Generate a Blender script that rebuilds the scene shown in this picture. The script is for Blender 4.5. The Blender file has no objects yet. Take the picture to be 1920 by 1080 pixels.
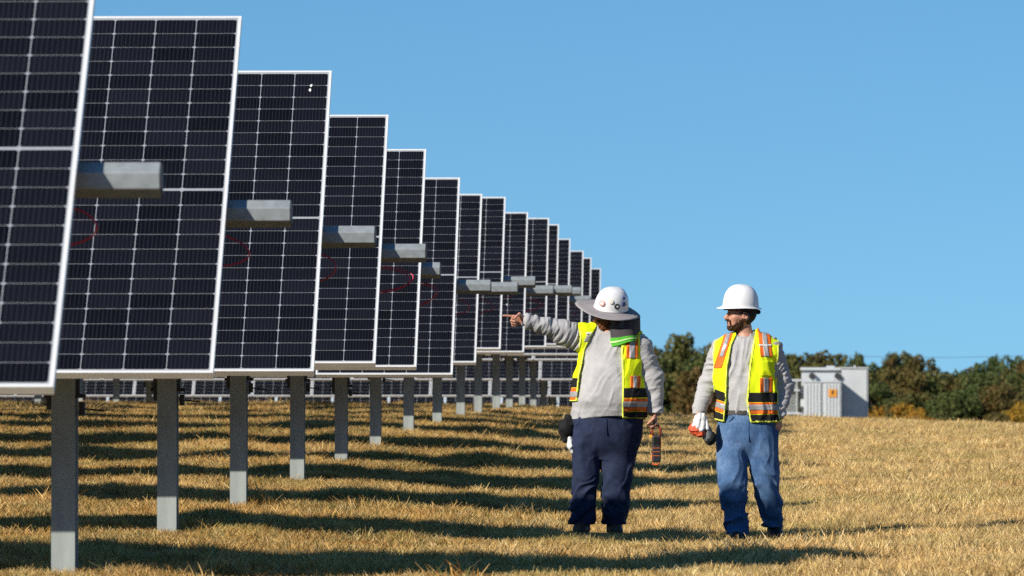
import bpy, math, random
import numpy as np
from mathutils import Vector, Matrix

random.seed(7)
rng = np.random.default_rng(7)
scene = bpy.context.scene
COL = scene.collection

# ------------------------------------------------------------------ camera
F = 12000.0            # focal length in pixels of the 1920 px wide photograph
VX, VY = 1346.0, 690.0  # where the +Y direction and the horizon fall
K = 1.24                # the array is drawn at module scale and enlarged about the eye
EYE = 0.72 * K
cam_d = bpy.data.cameras.new('camera')
cam = bpy.data.objects.new('camera', cam_d)
COL.objects.link(cam)
cam.location = (0, 0, EYE)
cam.rotation_euler = (math.radians(90) + math.atan((VY - 540) / F), 0, math.atan((VX - 960) / F))
cam_d.sensor_width = 36.0
cam_d.lens = F / 1920 * 36.0
cam_d.clip_start = 0.5
cam_d.clip_end = 6000
cam_d.dof.use_dof = True
cam_d.dof.focus_distance = 49.5
cam_d.dof.aperture_fstop = 9.0
scene.camera = cam

# ------------------------------------------------------------------ sun and sky
LDIR = Vector((1.05, 1.0, -0.825)).normalized()      # travel of the light
elev = math.asin(-LDIR.z)
azim = math.atan2(-LDIR.x, -LDIR.y)                  # clockwise from +Y
world = bpy.data.worlds.new('World')
scene.world = world
world.use_nodes = True
wn = world.node_tree
wn.nodes.clear()
wo = wn.nodes.new('ShaderNodeOutputWorld')
bg = wn.nodes.new('ShaderNodeBackground')
sky = wn.nodes.new('ShaderNodeTexSky')
sky.sky_type = 'NISHITA'
sky.sun_disc = False
sky.sun_elevation = elev
sky.sun_rotation = azim
sky.altitude = 800
sky.air_density = 1.0
sky.dust_density = 0.0
sky.ozone_density = 4.0
tc = wn.nodes.new('ShaderNodeTexCoord')
mp = wn.nodes.new('ShaderNodeVectorMath')
mp.operation = 'ADD'
mp.inputs[1].default_value = (0, 0, 0.11)
nv = wn.nodes.new('ShaderNodeVectorMath')
nv.operation = 'NORMALIZE'
wn.links.new(tc.outputs['Generated'], mp.inputs[0])
wn.links.new(mp.outputs[0], nv.inputs[0])
wn.links.new(nv.outputs[0], sky.inputs['Vector'])
hs = wn.nodes.new('ShaderNodeHueSaturation')
hs.inputs['Saturation'].default_value = 1.18
hs.inputs['Value'].default_value = 1.0
wn.links.new(sky.outputs[0], hs.inputs['Color'])
tn = wn.nodes.new('ShaderNodeMixRGB')
tn.blend_type = 'MULTIPLY'
tn.inputs['Fac'].default_value = 1.0
tn.inputs['Color2'].default_value = (0.93, 1.08, 1.06, 1)
wn.links.new(hs.outputs[0], tn.inputs['Color1'])
wn.links.new(tn.outputs[0], bg.inputs['Color'])
wn.links.new(bg.outputs[0], wo.inputs['Surface'])
bg.inputs['Strength'].default_value = 0.083
sun_d = bpy.data.lights.new('sun', 'SUN')
sun_d.energy = 5.0
sun_d.angle = math.radians(0.53)
sun_d.color = (1.0, 0.93, 0.82)
sun = bpy.data.objects.new('sun', sun_d)
COL.objects.link(sun)
sun.rotation_euler = LDIR.to_track_quat('-Z', 'Y').to_euler()
sun.location = (-30, -30, 40)
scene.cycles.use_denoising = False
vs = scene.view_settings
vs.view_transform = 'Standard'
vs.look = 'None'
vs.exposure = 0.35
vs.gamma = 1.0
vs.use_curve_mapping = False


# ------------------------------------------------------------------ helpers
def wx(px, Y):
    return (px - VX) / F * Y


def wz(py, Y):
    return EYE + (VY - py) / F * Y


def lerp_tab(v, tab):
    xs = [t[0] for t in tab]
    ys = [t[1] for t in tab]
    return np.interp(v, xs, ys)


def link(o, parent=None):
    COL.objects.link(o)
    if parent is not None:
        o.parent = parent
    return o


def tag(o, label=None, cat=None, group=None, kind=None):
    if label:
        o['label'] = label
    if cat:
        o['category'] = cat
    if group:
        o['group'] = group
    if kind:
        o['kind'] = kind
    return o


def empty(name, loc=(0, 0, 0), rz=0.0):
    e = bpy.data.objects.new(name, None)
    e.empty_display_size = 0.1
    e.location = loc
    e.rotation_euler = (0, 0, rz)
    COL.objects.link(e)
    return e


def mesh_np(name, v, f, smooth=False):
    """v (N,3) array, f (M,k) int array, all faces with the same k"""
    v = np.asarray(v, dtype=np.float32)
    f = np.asarray(f, dtype=np.int32)
    me = bpy.data.meshes.new(name)
    k = f.shape[1]
    me.vertices.add(len(v))
    me.vertices.foreach_set('co', v.ravel())
    me.loops.add(f.size)
    me.loops.foreach_set('vertex_index', f.ravel())
    me.polygons.add(len(f))
    me.polygons.foreach_set('loop_start', np.arange(0, f.size, k, dtype=np.int32))
    me.polygons.foreach_set('loop_total', np.full(len(f), k, dtype=np.int32))
    me.update(calc_edges=True)
    me.validate()
    if smooth:
        me.polygons.foreach_set('use_smooth', np.ones(len(me.polygons), dtype=bool))
    return me


def obj(name, me, mat=None, parent=None, loc=None):
    if mat is not None and len(me.materials) == 0:
        me.materials.append(mat)
    o = bpy.data.objects.new(name, me)
    if loc is not None:
        o.location = loc
    return link(o, parent)


class MB:
    def __init__(self):
        self.v = []
        self.f = []

    def box(self, c, s, rot=None):
        b = len(self.v)
        M = rot if rot is not None else Matrix.Identity(3)
        for dx, dy, dz in ((-1, -1, -1), (1, -1, -1), (1, 1, -1), (-1, 1, -1), (-1, -1, 1), (1, -1, 1), (1, 1, 1), (-1, 1, 1)):
            p = M @ Vector((dx * s[0] / 2, dy * s[1] / 2, dz * s[2] / 2))
            self.v.append((c[0] + p.x, c[1] + p.y, c[2] + p.z))
        for q in ((0, 3, 2, 1), (4, 5, 6, 7), (0, 1, 5, 4), (1, 2, 6, 5), (2, 3, 7, 6), (3, 0, 4, 7)):
            self.f.append(tuple(b + i for i in q))
        return self

    def tube(self, pts, rad, n=8, cap=True):
        pts = [Vector(p) for p in pts]
        if not hasattr(rad, '__len__'):
            rad = [rad] * len(pts)
        base = len(self.v)
        up = Vector((0, 0, 1))
        prev = None
        for i, p in enumerate(pts):
            d = (pts[min(i + 1, len(pts) - 1)] - pts[max(i - 1, 0)]).normalized()
            if prev is None:
                a = d.cross(up)
                if a.length < 1e-3:
                    a = d.cross(Vector((0, 1, 0)))
            else:
                a = prev - d * prev.dot(d)
            a.normalize()
            prev = a
            b = d.cross(a)
            for k in range(n):
                t = 2 * math.pi * k / n
                q = p + (a * math.cos(t) + b * math.sin(t)) * rad[i]
                self.v.append(q[:])
        for i in range(len(pts) - 1):
            for k in range(n):
                a0 = base + i * n + k
                a1 = base + i * n + (k + 1) % n
                self.f.append((a0, a1, a1 + n, a0 + n))
        if cap:
            self.f.append(tuple(base + k for k in reversed(range(n))))
            self.f.append(tuple(base + (len(pts) - 1) * n + k for k in range(n)))
        return self

    def grid(self, fn, nu, nv, close_u=False):
        base = len(self.v)
        for j in range(nv + 1):
            for i in range(nu if close_u else nu + 1):
                self.v.append(tuple(fn(i / nu, j / nv)))
        w = nu if close_u else nu + 1
        for j in range(nv):
            for i in range(nu):
                a = base + j * w + i
                b = base + j * w + (i + 1) % w
                self.f.append((a, b, b + w, a + w))
        return self

    def prism(self, poly, axis, lo, hi):
        """poly: list of 2D points; axis 'x': (y,z) extruded along x, 'y': (x,z), 'z': (x,y)"""
        b = len(self.v)
        n = len(poly)
        for e in (lo, hi):
            for (p, q) in poly:
                self.v.append((e, p, q) if axis == 'x' else ((p, e, q) if axis == 'y' else (p, q, e)))
        for k in range(n):
            k2 = (k + 1) % n
            self.f.append((b + k, b + k2, b + n + k2, b + n + k))
        self.f.append(tuple(b + k for k in reversed(range(n))))
        self.f.append(tuple(b + n + k for k in range(n)))
        return self

    def mesh(self, name, smooth=False):
        me = bpy.data.meshes.new(name)
        me.from_pydata(self.v, [], self.f)
        me.update()
        if smooth:
            for p in me.polygons:
                p.use_smooth = True
        return me

    def build(self, name, mat, parent=None, smooth=False, loc=None, bevel=0.0):
        me = self.mesh(name, smooth)
        if bevel:
            import bmesh
            bm = bmesh.new()
            bm.from_mesh(me)
            bmesh.ops.recalc_face_normals(bm, faces=bm.faces)
            es = [e for e in bm.edges if len(e.link_faces) == 2 and e.calc_face_angle(0) > 0.5]
            bmesh.ops.bevel(bm, geom=es, offset=bevel, segments=2, affect='EDGES', profile=0.5)
            bm.to_mesh(me)
            bm.free()
        return obj(name, me, mat, parent, loc)


# ------------------------------------------------------------------ materials
def newmat(name):
    m = bpy.data.materials.new(name)
    m.use_nodes = True
    nt = m.node_tree
    return m, nt, nt.nodes['Principled BSDF']


def noise_node(nt, scale, detail=3, coord='Object', rough=0.55, stretch=None):
    t = nt.nodes.new('ShaderNodeTexCoord')
    n = nt.nodes.new('ShaderNodeTexNoise')
    n.inputs['Scale'].default_value = scale
    n.inputs['Detail'].default_value = detail
    n.inputs['Roughness'].default_value = rough
    if stretch:
        mpp = nt.nodes.new('ShaderNodeMapping')
        mpp.inputs['Scale'].default_value = stretch
        nt.links.new(t.outputs[coord], mpp.inputs[0])
        nt.links.new(mpp.outputs[0], n.inputs['Vector'])
    else:
        nt.links.new(t.outputs[coord], n.inputs['Vector'])
    return n


def ramp(nt, fac, stops):
    r = nt.nodes.new('ShaderNodeValToRGB')
    e = r.color_ramp.elements
    e[0].position, e[0].color = stops[0][0], (*stops[0][1], 1)
    e[1].position, e[1].color = stops[-1][0], (*stops[-1][1], 1)
    for p, c in stops[1:-1]:
        k = e.new(p)
        k.color = (*c, 1)
    nt.links.new(fac, r.inputs[0])
    return r


def simple(name, col, rough=0.6, metal=0.0, var=0.12, scale=12, bump=0.0, bscale=120, coord='Object', stretch=None, spec=0.5, bdist=0.002):
    m, nt, p = newmat(name)
    n = noise_node(nt, scale, 4, coord, stretch=stretch)
    c0 = tuple(c * (1 - var) for c in col)
    c1 = tuple(min(1, c * (1 + var)) for c in col)
    r = ramp(nt, n.outputs['Fac'], [(0.3, c0), (0.7, c1)])
    nt.links.new(r.outputs[0], p.inputs['Base Color'])
    p.inputs['Roughness'].default_value = rough
    p.inputs['Metallic'].default_value = metal
    p.inputs['Specular IOR Level'].default_value = spec
    if bump:
        n2 = noise_node(nt, bscale, 3, coord, stretch=stretch)
        b = nt.nodes.new('ShaderNodeBump')
        b.inputs['Strength'].default_value = bump
        b.inputs['Distance'].default_value = bdist
        nt.links.new(n2.outputs['Fac'], b.inputs['Height'])
        nt.links.new(b.outputs[0], p.inputs['Normal'])
    return m


M = {}
M['frame'] = simple('anodised_aluminium', (0.82, 0.82, 0.80), 0.45, 0.3, 0.05, 6)
M['backsheet'] = simple('white_backsheet', (0.30, 0.32, 0.345), 0.45, 0, 0.04, 8)
M['galv'] = simple('galvanised_steel', (0.27, 0.30, 0.315), 0.5, 0.25, 0.16, 22, 0.12, 60)
M['post'] = simple('galvanised_post', (0.29, 0.325, 0.315), 0.6, 0.1, 0.2, 9, 0.1, 50, stretch=(1, 1, 0.25))
M['darksteel'] = simple('dark_steel', (0.045, 0.042, 0.04), 0.6, 0.4, 0.2, 20)
M['cable_red'] = simple('red_cable', (0.50, 0.025, 0.06), 0.4, 0, 0.1, 20)
M['white_spot'] = simple('spot_white', (0.75, 0.75, 0.72), 0.8, 0, 0.1, 60)

# photovoltaic cell: near black silicon under glass with thin busbars
m, nt, p = newmat('silicon_cell')
t = nt.nodes.new('ShaderNodeTexCoord')
sx = nt.nodes.new('ShaderNodeSeparateXYZ')
nt.links.new(t.outputs['Object'], sx.inputs[0])
d1 = nt.nodes.new('ShaderNodeMath'); d1.operation = 'DIVIDE'; d1.inputs[1].default_value = 0.0183
nt.links.new(sx.outputs[0], d1.inputs[0])
d2 = nt.nodes.new('ShaderNodeMath'); d2.operation = 'FRACT'
nt.links.new(d1.outputs[0], d2.inputs[0])
d3 = nt.nodes.new('ShaderNodeMath'); d3.operation = 'LESS_THAN'; d3.inputs[1].default_value = 0.10
nt.links.new(d2.outputs[0], d3.inputs[0])
oi = nt.nodes.new('ShaderNodeObjectInfo')
n = noise_node(nt, 3.0, 2)
ad = nt.nodes.new('ShaderNodeMath'); ad.operation = 'ADD'
nt.links.new(oi.outputs['Random'], ad.inputs[0])
nt.links.new(n.outputs['Fac'], ad.inputs[1])
hf = nt.nodes.new('ShaderNodeMath'); hf.operation = 'MULTIPLY'; hf.inputs[1].default_value = 0.5
nt.links.new(ad.outputs[0], hf.inputs[0])
r = ramp(nt, hf.outputs[0], [(0.2, (0.0028, 0.0029, 0.0036)), (0.8, (0.0085, 0.009, 0.0135))])
mx = nt.nodes.new('ShaderNodeMixRGB')
mx.inputs['Color2'].default_value = (0.028, 0.028, 0.036, 1)
nt.links.new(d3.outputs[0], mx.inputs['Fac'])
nt.links.new(r.outputs[0], mx.inputs['Color1'])
nt.links.new(mx.outputs[0], p.inputs['Base Color'])
p.inputs['Roughness'].default_value = 0.25
p.inputs['IOR'].default_value = 1.30
M['cell'] = m

# ------------------------------------------------------------------ terrain
D2, PITCH = 28.0, 6.44
NROW = 18
ROWD = [D2 + (k - 2) * PITCH for k in range(1, NROW + 1)]
SC = [F / d for d in ROWD]
bench_rel = [-.90, -.90, -.893, -.881, -.866, -.817, -.753, -.675, -.63, -.63, -.63, -.63, -.66, -.67, -.76, -1.08, -1.42, -1.8]
bench_tab = [(-50, -.87), (10, -.885)] + list(zip(ROWD, bench_rel)) + [(145, -2.2), (160, -2.5), (205, -3.0), (470, -6.6), (800, -10), (3100, -34)]
right_tab = [(-50, -.90), (20, -.94), (30, -.972), (38, -.995), (43, -.97), (56, -.92), (75, -.90), (97, -.895), (112, -.96), (130, -1.25), (160, -1.72), (205, -2.25), (470, -6.2), (800, -9.8), (3100, -34)]


def sstep(t):
    t = np.clip(t, 0, 1)
    return t * t * (3 - 2 * t)


PERM = rng.permutation(256).astype(np.int32)
NTAB = rng.random((8, 256)).astype(np.float32)


def hash_noise(p, seed=0):
    """value noise in [0,1], p (N,3)"""
    p = np.asarray(p, dtype=np.float32)
    i = np.floor(p).astype(np.int32)
    f = p - i
    f = f * f * (3 - 2 * f)
    T = NTAB[seed % 8]
    i = i + (seed * 37)
    ax = PERM[i[:, 0] & 255], PERM[(i[:, 0] + 1) & 255]
    out = np.zeros(len(p), dtype=np.float32)
    for dx in (0, 1):
        wxx = f[:, 0] if dx else 1 - f[:, 0]
        for dy in (0, 1):
            ab = PERM[(ax[dx] + i[:, 1] + dy) & 255]
            w2 = wxx * (f[:, 1] if dy else 1 - f[:, 1])
            g0 = T[(ab + i[:, 2]) & 255]
            g1 = T[(ab + i[:, 2] + 1) & 255]
            out += w2 * (g0 + (g1 - g0) * f[:, 2])
    return out.astype(np.float64)


def ground(X, Y):
    X = np.atleast_1d(np.asarray(X, dtype=np.float64))
    Y = np.atleast_1d(np.asarray(Y, dtype=np.float64))
    xu, yu = X / K, Y / K
    k = np.clip((yu - 47) / 75.0, 0, 1)
    t = sstep((xu + 3.5 + .8 * k) / (3.3 + 2.0 * k))
    zb = lerp_tab(yu, bench_tab) + 0.005 * np.clip(-3 - xu, 0, 12)
    zr = lerp_tab(yu, right_tab) - .03 * np.clip(xu - 2, 0, 8) * np.clip((yu - 50) / 47, 0, 1) * np.clip(1 - (yu - 110) / 60, 0, 1)
    z = EYE + K * (zb * (1 - t) + zr * t)
    q = np.stack([X * 0.45, Y * 0.35, np.zeros_like(X)], 1)
    w = np.clip((Y - 5) / 20, 0, 1) * np.clip(1 - (Y - 190) / 60, 0, 1)
    calm = np.ones_like(X)
    for mx_ in (-.83, .25):
        calm = np.minimum(calm, sstep((np.hypot((X - mx_) / 1.0, (Y - 46.9) / 2.2) - .5) / 1.0))
    z = z + ((hash_noise(q, 3) - 0.5) * 0.06 + (hash_noise(q * 4.2, 4) - 0.5) * 0.11) * w * (.25 + .75 * calm)
    z = z - .055 * np.exp(-((X - .35) / .75) ** 2 - ((Y - 46.5) / 3.5) ** 2)
    return z


def gz(x, y):
    return float(ground(x, y)[0])


# ground sheet: one grid with finer cells where the camera looks
xs = np.concatenate([[-4000, -1500, -600, -250, -120, -70, -50, -38], np.arange(-30, 20.01, 0.5), [24, 26, 36, 55, 90, 160, 320, 700, 1600, 4000]])
ys = np.concatenate([[-600, -200, -80, -30, -10, 0, 8], np.arange(14, 190.01, 0.5), np.arange(192, 218, 4), [220, 240, 260, 300, 360, 440, 560, 700, 900, 1300, 2000, 3200, 5000]])
GX, GY = np.meshgrid(xs, ys, indexing='xy')
GZ = ground(GX.ravel(), GY.ravel())
nx_, ny_ = len(xs), len(ys)
idx = np.arange(nx_ * ny_).reshape(ny_, nx_)
quads = np.stack([idx[:-1, :-1].ravel(), idx[:-1, 1:].ravel(), idx[1:, 1:].ravel(), idx[1:, :-1].ravel()], 1)
gme = mesh_np('ground', np.stack([GX.ravel(), GY.ravel(), GZ], 1), quads, True)
m, nt, p = newmat('dry_thatch')
n1 = noise_node(nt, 1.1, 4)
n2 = noise_node(nt, 40, 4)
r1 = ramp(nt, n1.outputs['Fac'], [(0.3, (0.24, 0.17, 0.06)), (0.55, (0.34, 0.24, 0.10)), (0.75, (0.20, 0.16, 0.05))])
r2 = ramp(nt, n2.outputs['Fac'], [(0.3, (0.45, 0.42, 0.4)), (0.7, (1.2, 1.15, 1.1))])
mu = nt.nodes.new('ShaderNodeMixRGB'); mu.blend_type = 'MULTIPLY'; mu.inputs['Fac'].default_value = 1
nt.links.new(r1.outputs[0], mu.inputs[1]); nt.links.new(r2.outputs[0], mu.inputs[2])
nt.links.new(mu.outputs[0], p.inputs['Base Color'])
p.inputs['Roughness'].default_value = 0.95
p.inputs['Specular IOR Level'].default_value = 0.1
tag(obj('ground', gme, m), 'sloping field of mown dry golden grass under the solar rows', None, None, 'structure')

# ------------------------------------------------------------------ solar tracker rows
PW, PL, FD, LIP = 1.134, 2.278, 0.035, 0.0135
CP, CW, RP, CH, MID = 0.1830, 0.1788, 0.0925, 0.0897, 0.013
fb = MB()
for s in (-1, 1):
    fb.box((s * (PW / 2 - LIP / 2), 0, -FD / 2), (LIP, PL, FD))
    fb.box((0, s * (PL / 2 - LIP / 2), -FD / 2 - 0.0004), (PW - 2 * LIP, LIP, FD))
    fb.box((0, s * (PL / 2 - LIP - 0.012), -FD + 0.001), (PW - 2 * LIP - .002, 0.024, 0.002))
frame_me = fb.mesh('frame')
back_me = MB().box((0, 0, -0.006), (PW - 2 * LIP - .001, PL - 2 * LIP - .001, 0.005)).mesh('backsheet')


def cell_poly(cx, cy, z0, z1):
    c = 0.009
    a, b = CW / 2, CH / 2
    return [(cx - a + c, cy - b), (cx + a - c, cy - b), (cx + a, cy - b + c * .6), (cx + a, cy + b - c * .6), (cx + a - c, cy + b), (cx - a + c, cy + b), (cx - a, cy + b - c * .6), (cx - a, cy - b + c * .6)]


cell_me = MB().prism(cell_poly(0, 0, 0, 0), 'z', -0.0012, 0.0).mesh('cell')
cell_me.materials.append(M['cell'])
CELLS = []
for i in range(6):
    for j in range(24):
        half = -1 if j < 12 else 1
        jj = (j - 11.5) * RP + half * MID / 2
        CELLS.append(((i - 2.5) * CP, jj))
cb = MB()
for (a, b) in CELLS:
    cb.prism(cell_poly(a, b, 0, 0), 'z', -0.0012, 0.0)
cells_me = cb.mesh('cells')
for me_, k_ in ((frame_me, 'frame'), (back_me, 'backsheet'), (cells_me, 'cell')):
    me_.materials.append(M[k_])
CELL_Z = -0.0023
NOFF = 0.15          # front of the modules above the tube axis

# torque tube: six sided section given by facet normals (degrees above the horizontal, towards the camera)


def tube_section(tilt):
    base = 90 - math.degrees(tilt)
    sides = [(base, 0.052), (base - 52, 0.056), (base - 106, 0.064)]
    pts = []
    y = z = 0.0
    for rep in (0, 180):
        for a, L in sides:
            pts.append((y, z))
            d = math.radians(a + rep - 90)
            # facet direction (moving clockwise over the front), front is -y
            y += -math.cos(d) * L
            z += math.sin(d) * L
    my = sum(p[0] for p in pts) / 6
    mz = sum(p[1] for p in pts) / 6
    return [(p[0] - my, p[1] - mz) for p in pts]


# measured corners of each row end (right edge) in the photograph
xmid = [150, 429, 607, 717.5, 791, 856.5, 899, 944, 986.8, 1027, 1045.9, 1067.5, 1092.5, 1107.5, 1125.5, 1131, 1142, 1152]
ylow = [726, 700, 696, 681.5, 687.5, 701.5, 679.6, 654, 660, 650.5, 646, 649.6, 664, 662, 674, 711, 742, 776]
htop = [890, 673, 565, 468, 408.5, 368.5, 316.6, 285.5, 262.4, 242.5, 226, 201.6, 194, 179, 171, 162, 153, 146]
tubeout = [.27, .27, .275, .275, .135, .285, .36, .33, .31, .30, .31, .30, .28, .28, .28, .28, .28, .28]
postX = [-2.80, -2.863, -2.964, -3.063, -3.11, -3.165, -3.22, -3.22, -3.205, -3.195, -3.22, -3.20, -3.22, -3.22, -3.22, -3.22, -3.22, -3.22]
cableR = {1: (.055, .15), 2: (.085, .17), 3: (.065, .17), 4: (.195, .16), 5: (.115, .17), 6: (.105, .17), 7: (.13, .17), 8: (.09, .1), 9: (.185, .16), 12: (.13, .15)}
ROWLAB = ['tall dark solar tracker row cut off by the left edge, nearest of all',
          'second nearest solar tracker row, its full end panel standing highest against the sky',
          'third solar tracker row from the left, with white spots near its top right corner',
          'fourth solar tracker row from the left, its tube end lit grey',
          'fifth solar tracker row from the left, with the brightest red cable loop',
          'sixth solar tracker row from the left, its tube end the shortest',
          'seventh solar tracker row from the left, its tube leading the run of overlapping tube ends',
          'eighth solar tracker row from the left, behind the fingertip of the pointing worker',
          'ninth solar tracker row from the left, with the highest of the small far tubes',
          'tenth solar tracker row from the left, behind the pointing hand',
          'eleventh solar tracker row from the left, showing only a sliver of panel',
          'twelfth solar tracker row from the left, above the forearm of the pointing worker',
          'thirteenth solar tracker row from the left, near the wide hat brim',
          'fourteenth solar tracker row from the left, just left of the white helmet',
          'fifteenth and smallest solar tracker row seen against the sky by the white helmet',
          'far solar tracker row low behind the posts, upper band of panels',
          'far solar tracker row low behind the posts, lower band of panels',
          'farthest solar tracker row peeping just over the grass behind the posts']

bracket = MB()
bracket.box((-0.064, -0.02, 0), (0.02, 0.11, 0.22)).box((0.064, -0.02, 0.0), (0.016, 0.09, 0.11))
bracket.tube([(-0.09, -0.03, -0.05), (0.095, -0.03, -0.05)], 0.011, 6).tube([(-0.088, -0.03, 0.05), (0.09, -0.03, 0.05)], 0.011, 6)
bracket.tube([(0.07, 0.0, -0.105), (0.17, 0.02, -0.115)], 0.005, 6)
bracket.box((0.078, -0.02, -0.105), (0.026, 0.05, 0.06))
bracket_me = bracket.mesh('bracket')
bracket_me.materials.append(M['darksteel'])
rail_me = MB().box((0, 0, 0), (0.045, 0.62, 0.058)).mesh('mounting_rail')
rail_me.materials.append(M['galv'])


def ibeam(h):
    w, d, tf, tw = 0.104, 0.15, 0.008, 0.007
    pl = [(-w / 2, -d / 2), (w / 2, -d / 2), (w / 2, -d / 2 + tf), (tw / 2, -d / 2 + tf), (tw / 2, d / 2 - tf), (w / 2, d / 2 - tf), (w / 2, d / 2),
          (-w / 2, d / 2), (-w / 2, d / 2 - tf), (-tw / 2, d / 2 - tf), (-tw / 2, -d / 2 + tf), (-w / 2, -d / 2 + tf)]
    return MB().prism(pl, 'z', -0.3, h).mesh('post')


SPOTS = {3: [(.46, 1.02), (.455, .985)], 9: [(.36, -.38)]}  # small flat white spots on the front of the end panels
for k in range(NROW):
    row = k + 1
    Y, s = ROWD[k], SC[k]
    tilt = math.asin(min(max(htop[k] / s / PL, 0.68), 0.725))
    if row == 1:
        tilt = math.radians(44.8)
    else:
        for _ in range(12):
            yl_ = Y - PL / 2 * math.cos(tilt) - NOFF * math.sin(tilt)
            yt_ = Y + PL / 2 * math.cos(tilt) - NOFF * math.sin(tilt)
            dz_ = (VY - ylow[k] + htop[k]) / F * yt_ - (VY - ylow[k]) / F * yl_
            tilt = math.asin(min(max(dz_ / PL, 0.66), 0.76))
    EU = 0.72
    Xe = wx(xmid[k], Y)
    ct, st = math.cos(tilt), math.sin(tilt)
    zl = EU + (VY - ylow[k]) / F * (Y - 0.9)
    zc = zl + PL / 2 * st                       # centre of the front plane
    tz = zc - NOFF * ct
    ty = Y
    yc = Y - NOFF * st
    px_ = postX[k]
    gb = gz(px_ * K, Y * K) / K
    root = empty('solar_tracker', (px_ * K, Y * K, gb * K))
    root.scale = (K, K, K)
    tag(root, ROWLAB[k], 'solar panel', 'rows of tilted solar panels on posts')
    xl = -VX / s - 4.5
    nm = int(math.ceil((Xe - xl) / (PW + 0.016)))
    for q in range(nm):
        xc = Xe - PW / 2 - q * (PW + 0.016)
        po = obj('panel', frame_me, None, root, (xc - px_, yc - Y, zc - gb))
        po.rotation_euler = (tilt + random.uniform(-.004, .004), 0, 0)
        obj('backsheet', back_me, None, po)
        if q == 0 and row <= 12:
            for (a, b) in CELLS:
                obj('cell', cell_me, None, po, (a, b, CELL_Z))
        else:
            c = obj('cells', cells_me, None, po, (0, 0, CELL_Z))
            c['kind'] = 'stuff'
        rl = obj('mounting_rail', rail_me, None, root, (xc - px_, ty + (-NOFF + 0.028 + 0.06) * st - Y, tz + (NOFF - 0.088) * ct - 0.0 - gb))
        rl.location = (xc - px_, -(0.085) * st, tz + 0.085 * ct - gb)
        rl.rotation_euler = (tilt, 0, 0)
    xr = Xe + tubeout[k]
    sec = tube_section(tilt)
    tb = MB().prism(sec, 'x', Xe - nm * 1.15 - px_, xr - px_)
    to = tb.build('torque_tube', M['galv'], root, loc=(0, 0, tz - gb), bevel=0.004)
    cp_ = MB().prism([(a * 0.93, b * 0.93) for a, b in sec], 'x', xr - px_ + 0.0005, xr - px_ + 0.004)
    cp_.build('end_cap', M['darksteel'], root, loc=(0, 0, tz - gb))
    h_post = tz - gb - 0.10
    xp = px_
    np_ = 0
    while xp > Xe - nm * 1.15:
        g2 = gz(xp * K, Y * K) / K
        po = obj('post', ibeam(tz - g2 - 0.09), M['post'], root, (xp - px_, 0, g2 - gb))
        bo = obj('bracket', bracket_me, None, root, (xp - px_, 0, zl - gb - 0.05))
        bh = MB()
        bh.box((0, 0, 0), (0.12, 0.16, 0.03)).box((0, -0.085, 0.08), (0.09, 0.012, 0.19)).box((0, 0.085, 0.08), (0.09, 0.012, 0.19)).box((0, 0, 0.165), (0.09, 0.17, 0.014))
        bh.build('bearing_housing', M['darksteel'], root, loc=(xp - px_, 0, tz - gb - 0.085))
        xp -= 7.3
    if row in cableR:
        R_, hz = cableR[row]
        pts = []
        wob = random.uniform(-.03, .03)
        for t in np.linspace(0, 1, 19):
            a = math.pi * t
            pts.append((Xe - 0.14 + (R_ + .14) * math.sin(a) ** 0.9 + wob * math.sin(2 * a) - px_, -.02 + 0.02 * math.sin(3 * a), tz - 0.08 - hz * (1 - math.cos(a)) / 2 * (1 + wob * 4) - gb))
        MB().tube(pts, 0.0042, 6).build('cable', M['cable_red'], root, smooth=True)
        pts2 = [(p_[0] - 0.03 * math.sin(math.pi * i_ / 18) + wob * .5, p_[1] + 0.02, p_[2] - 0.012) for i_, p_ in enumerate(pts)]
        if row in (4, 5, 9):
            MB().tube(pts2, 0.0035, 6).build('cable', M['cable_red'], root, smooth=True)
    for (a, b) in SPOTS.get(row, []):
        dm = MB()
        pl = [(a + 0.008 * math.cos(w) * random.uniform(.5, 1.2), b + 0.012 * math.sin(w) * random.uniform(.5, 1.3)) for w in np.linspace(0, 2 * math.pi, 9)[:-1]]
        dm.prism(pl, 'z', -0.002, 0.0012)
        d_o = dm.build('white_spot', M['white_spot'], root, loc=(Xe - PW / 2 - px_, yc - Y, zc - gb))
        d_o.rotation_euler = (tilt, 0, 0)


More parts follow.
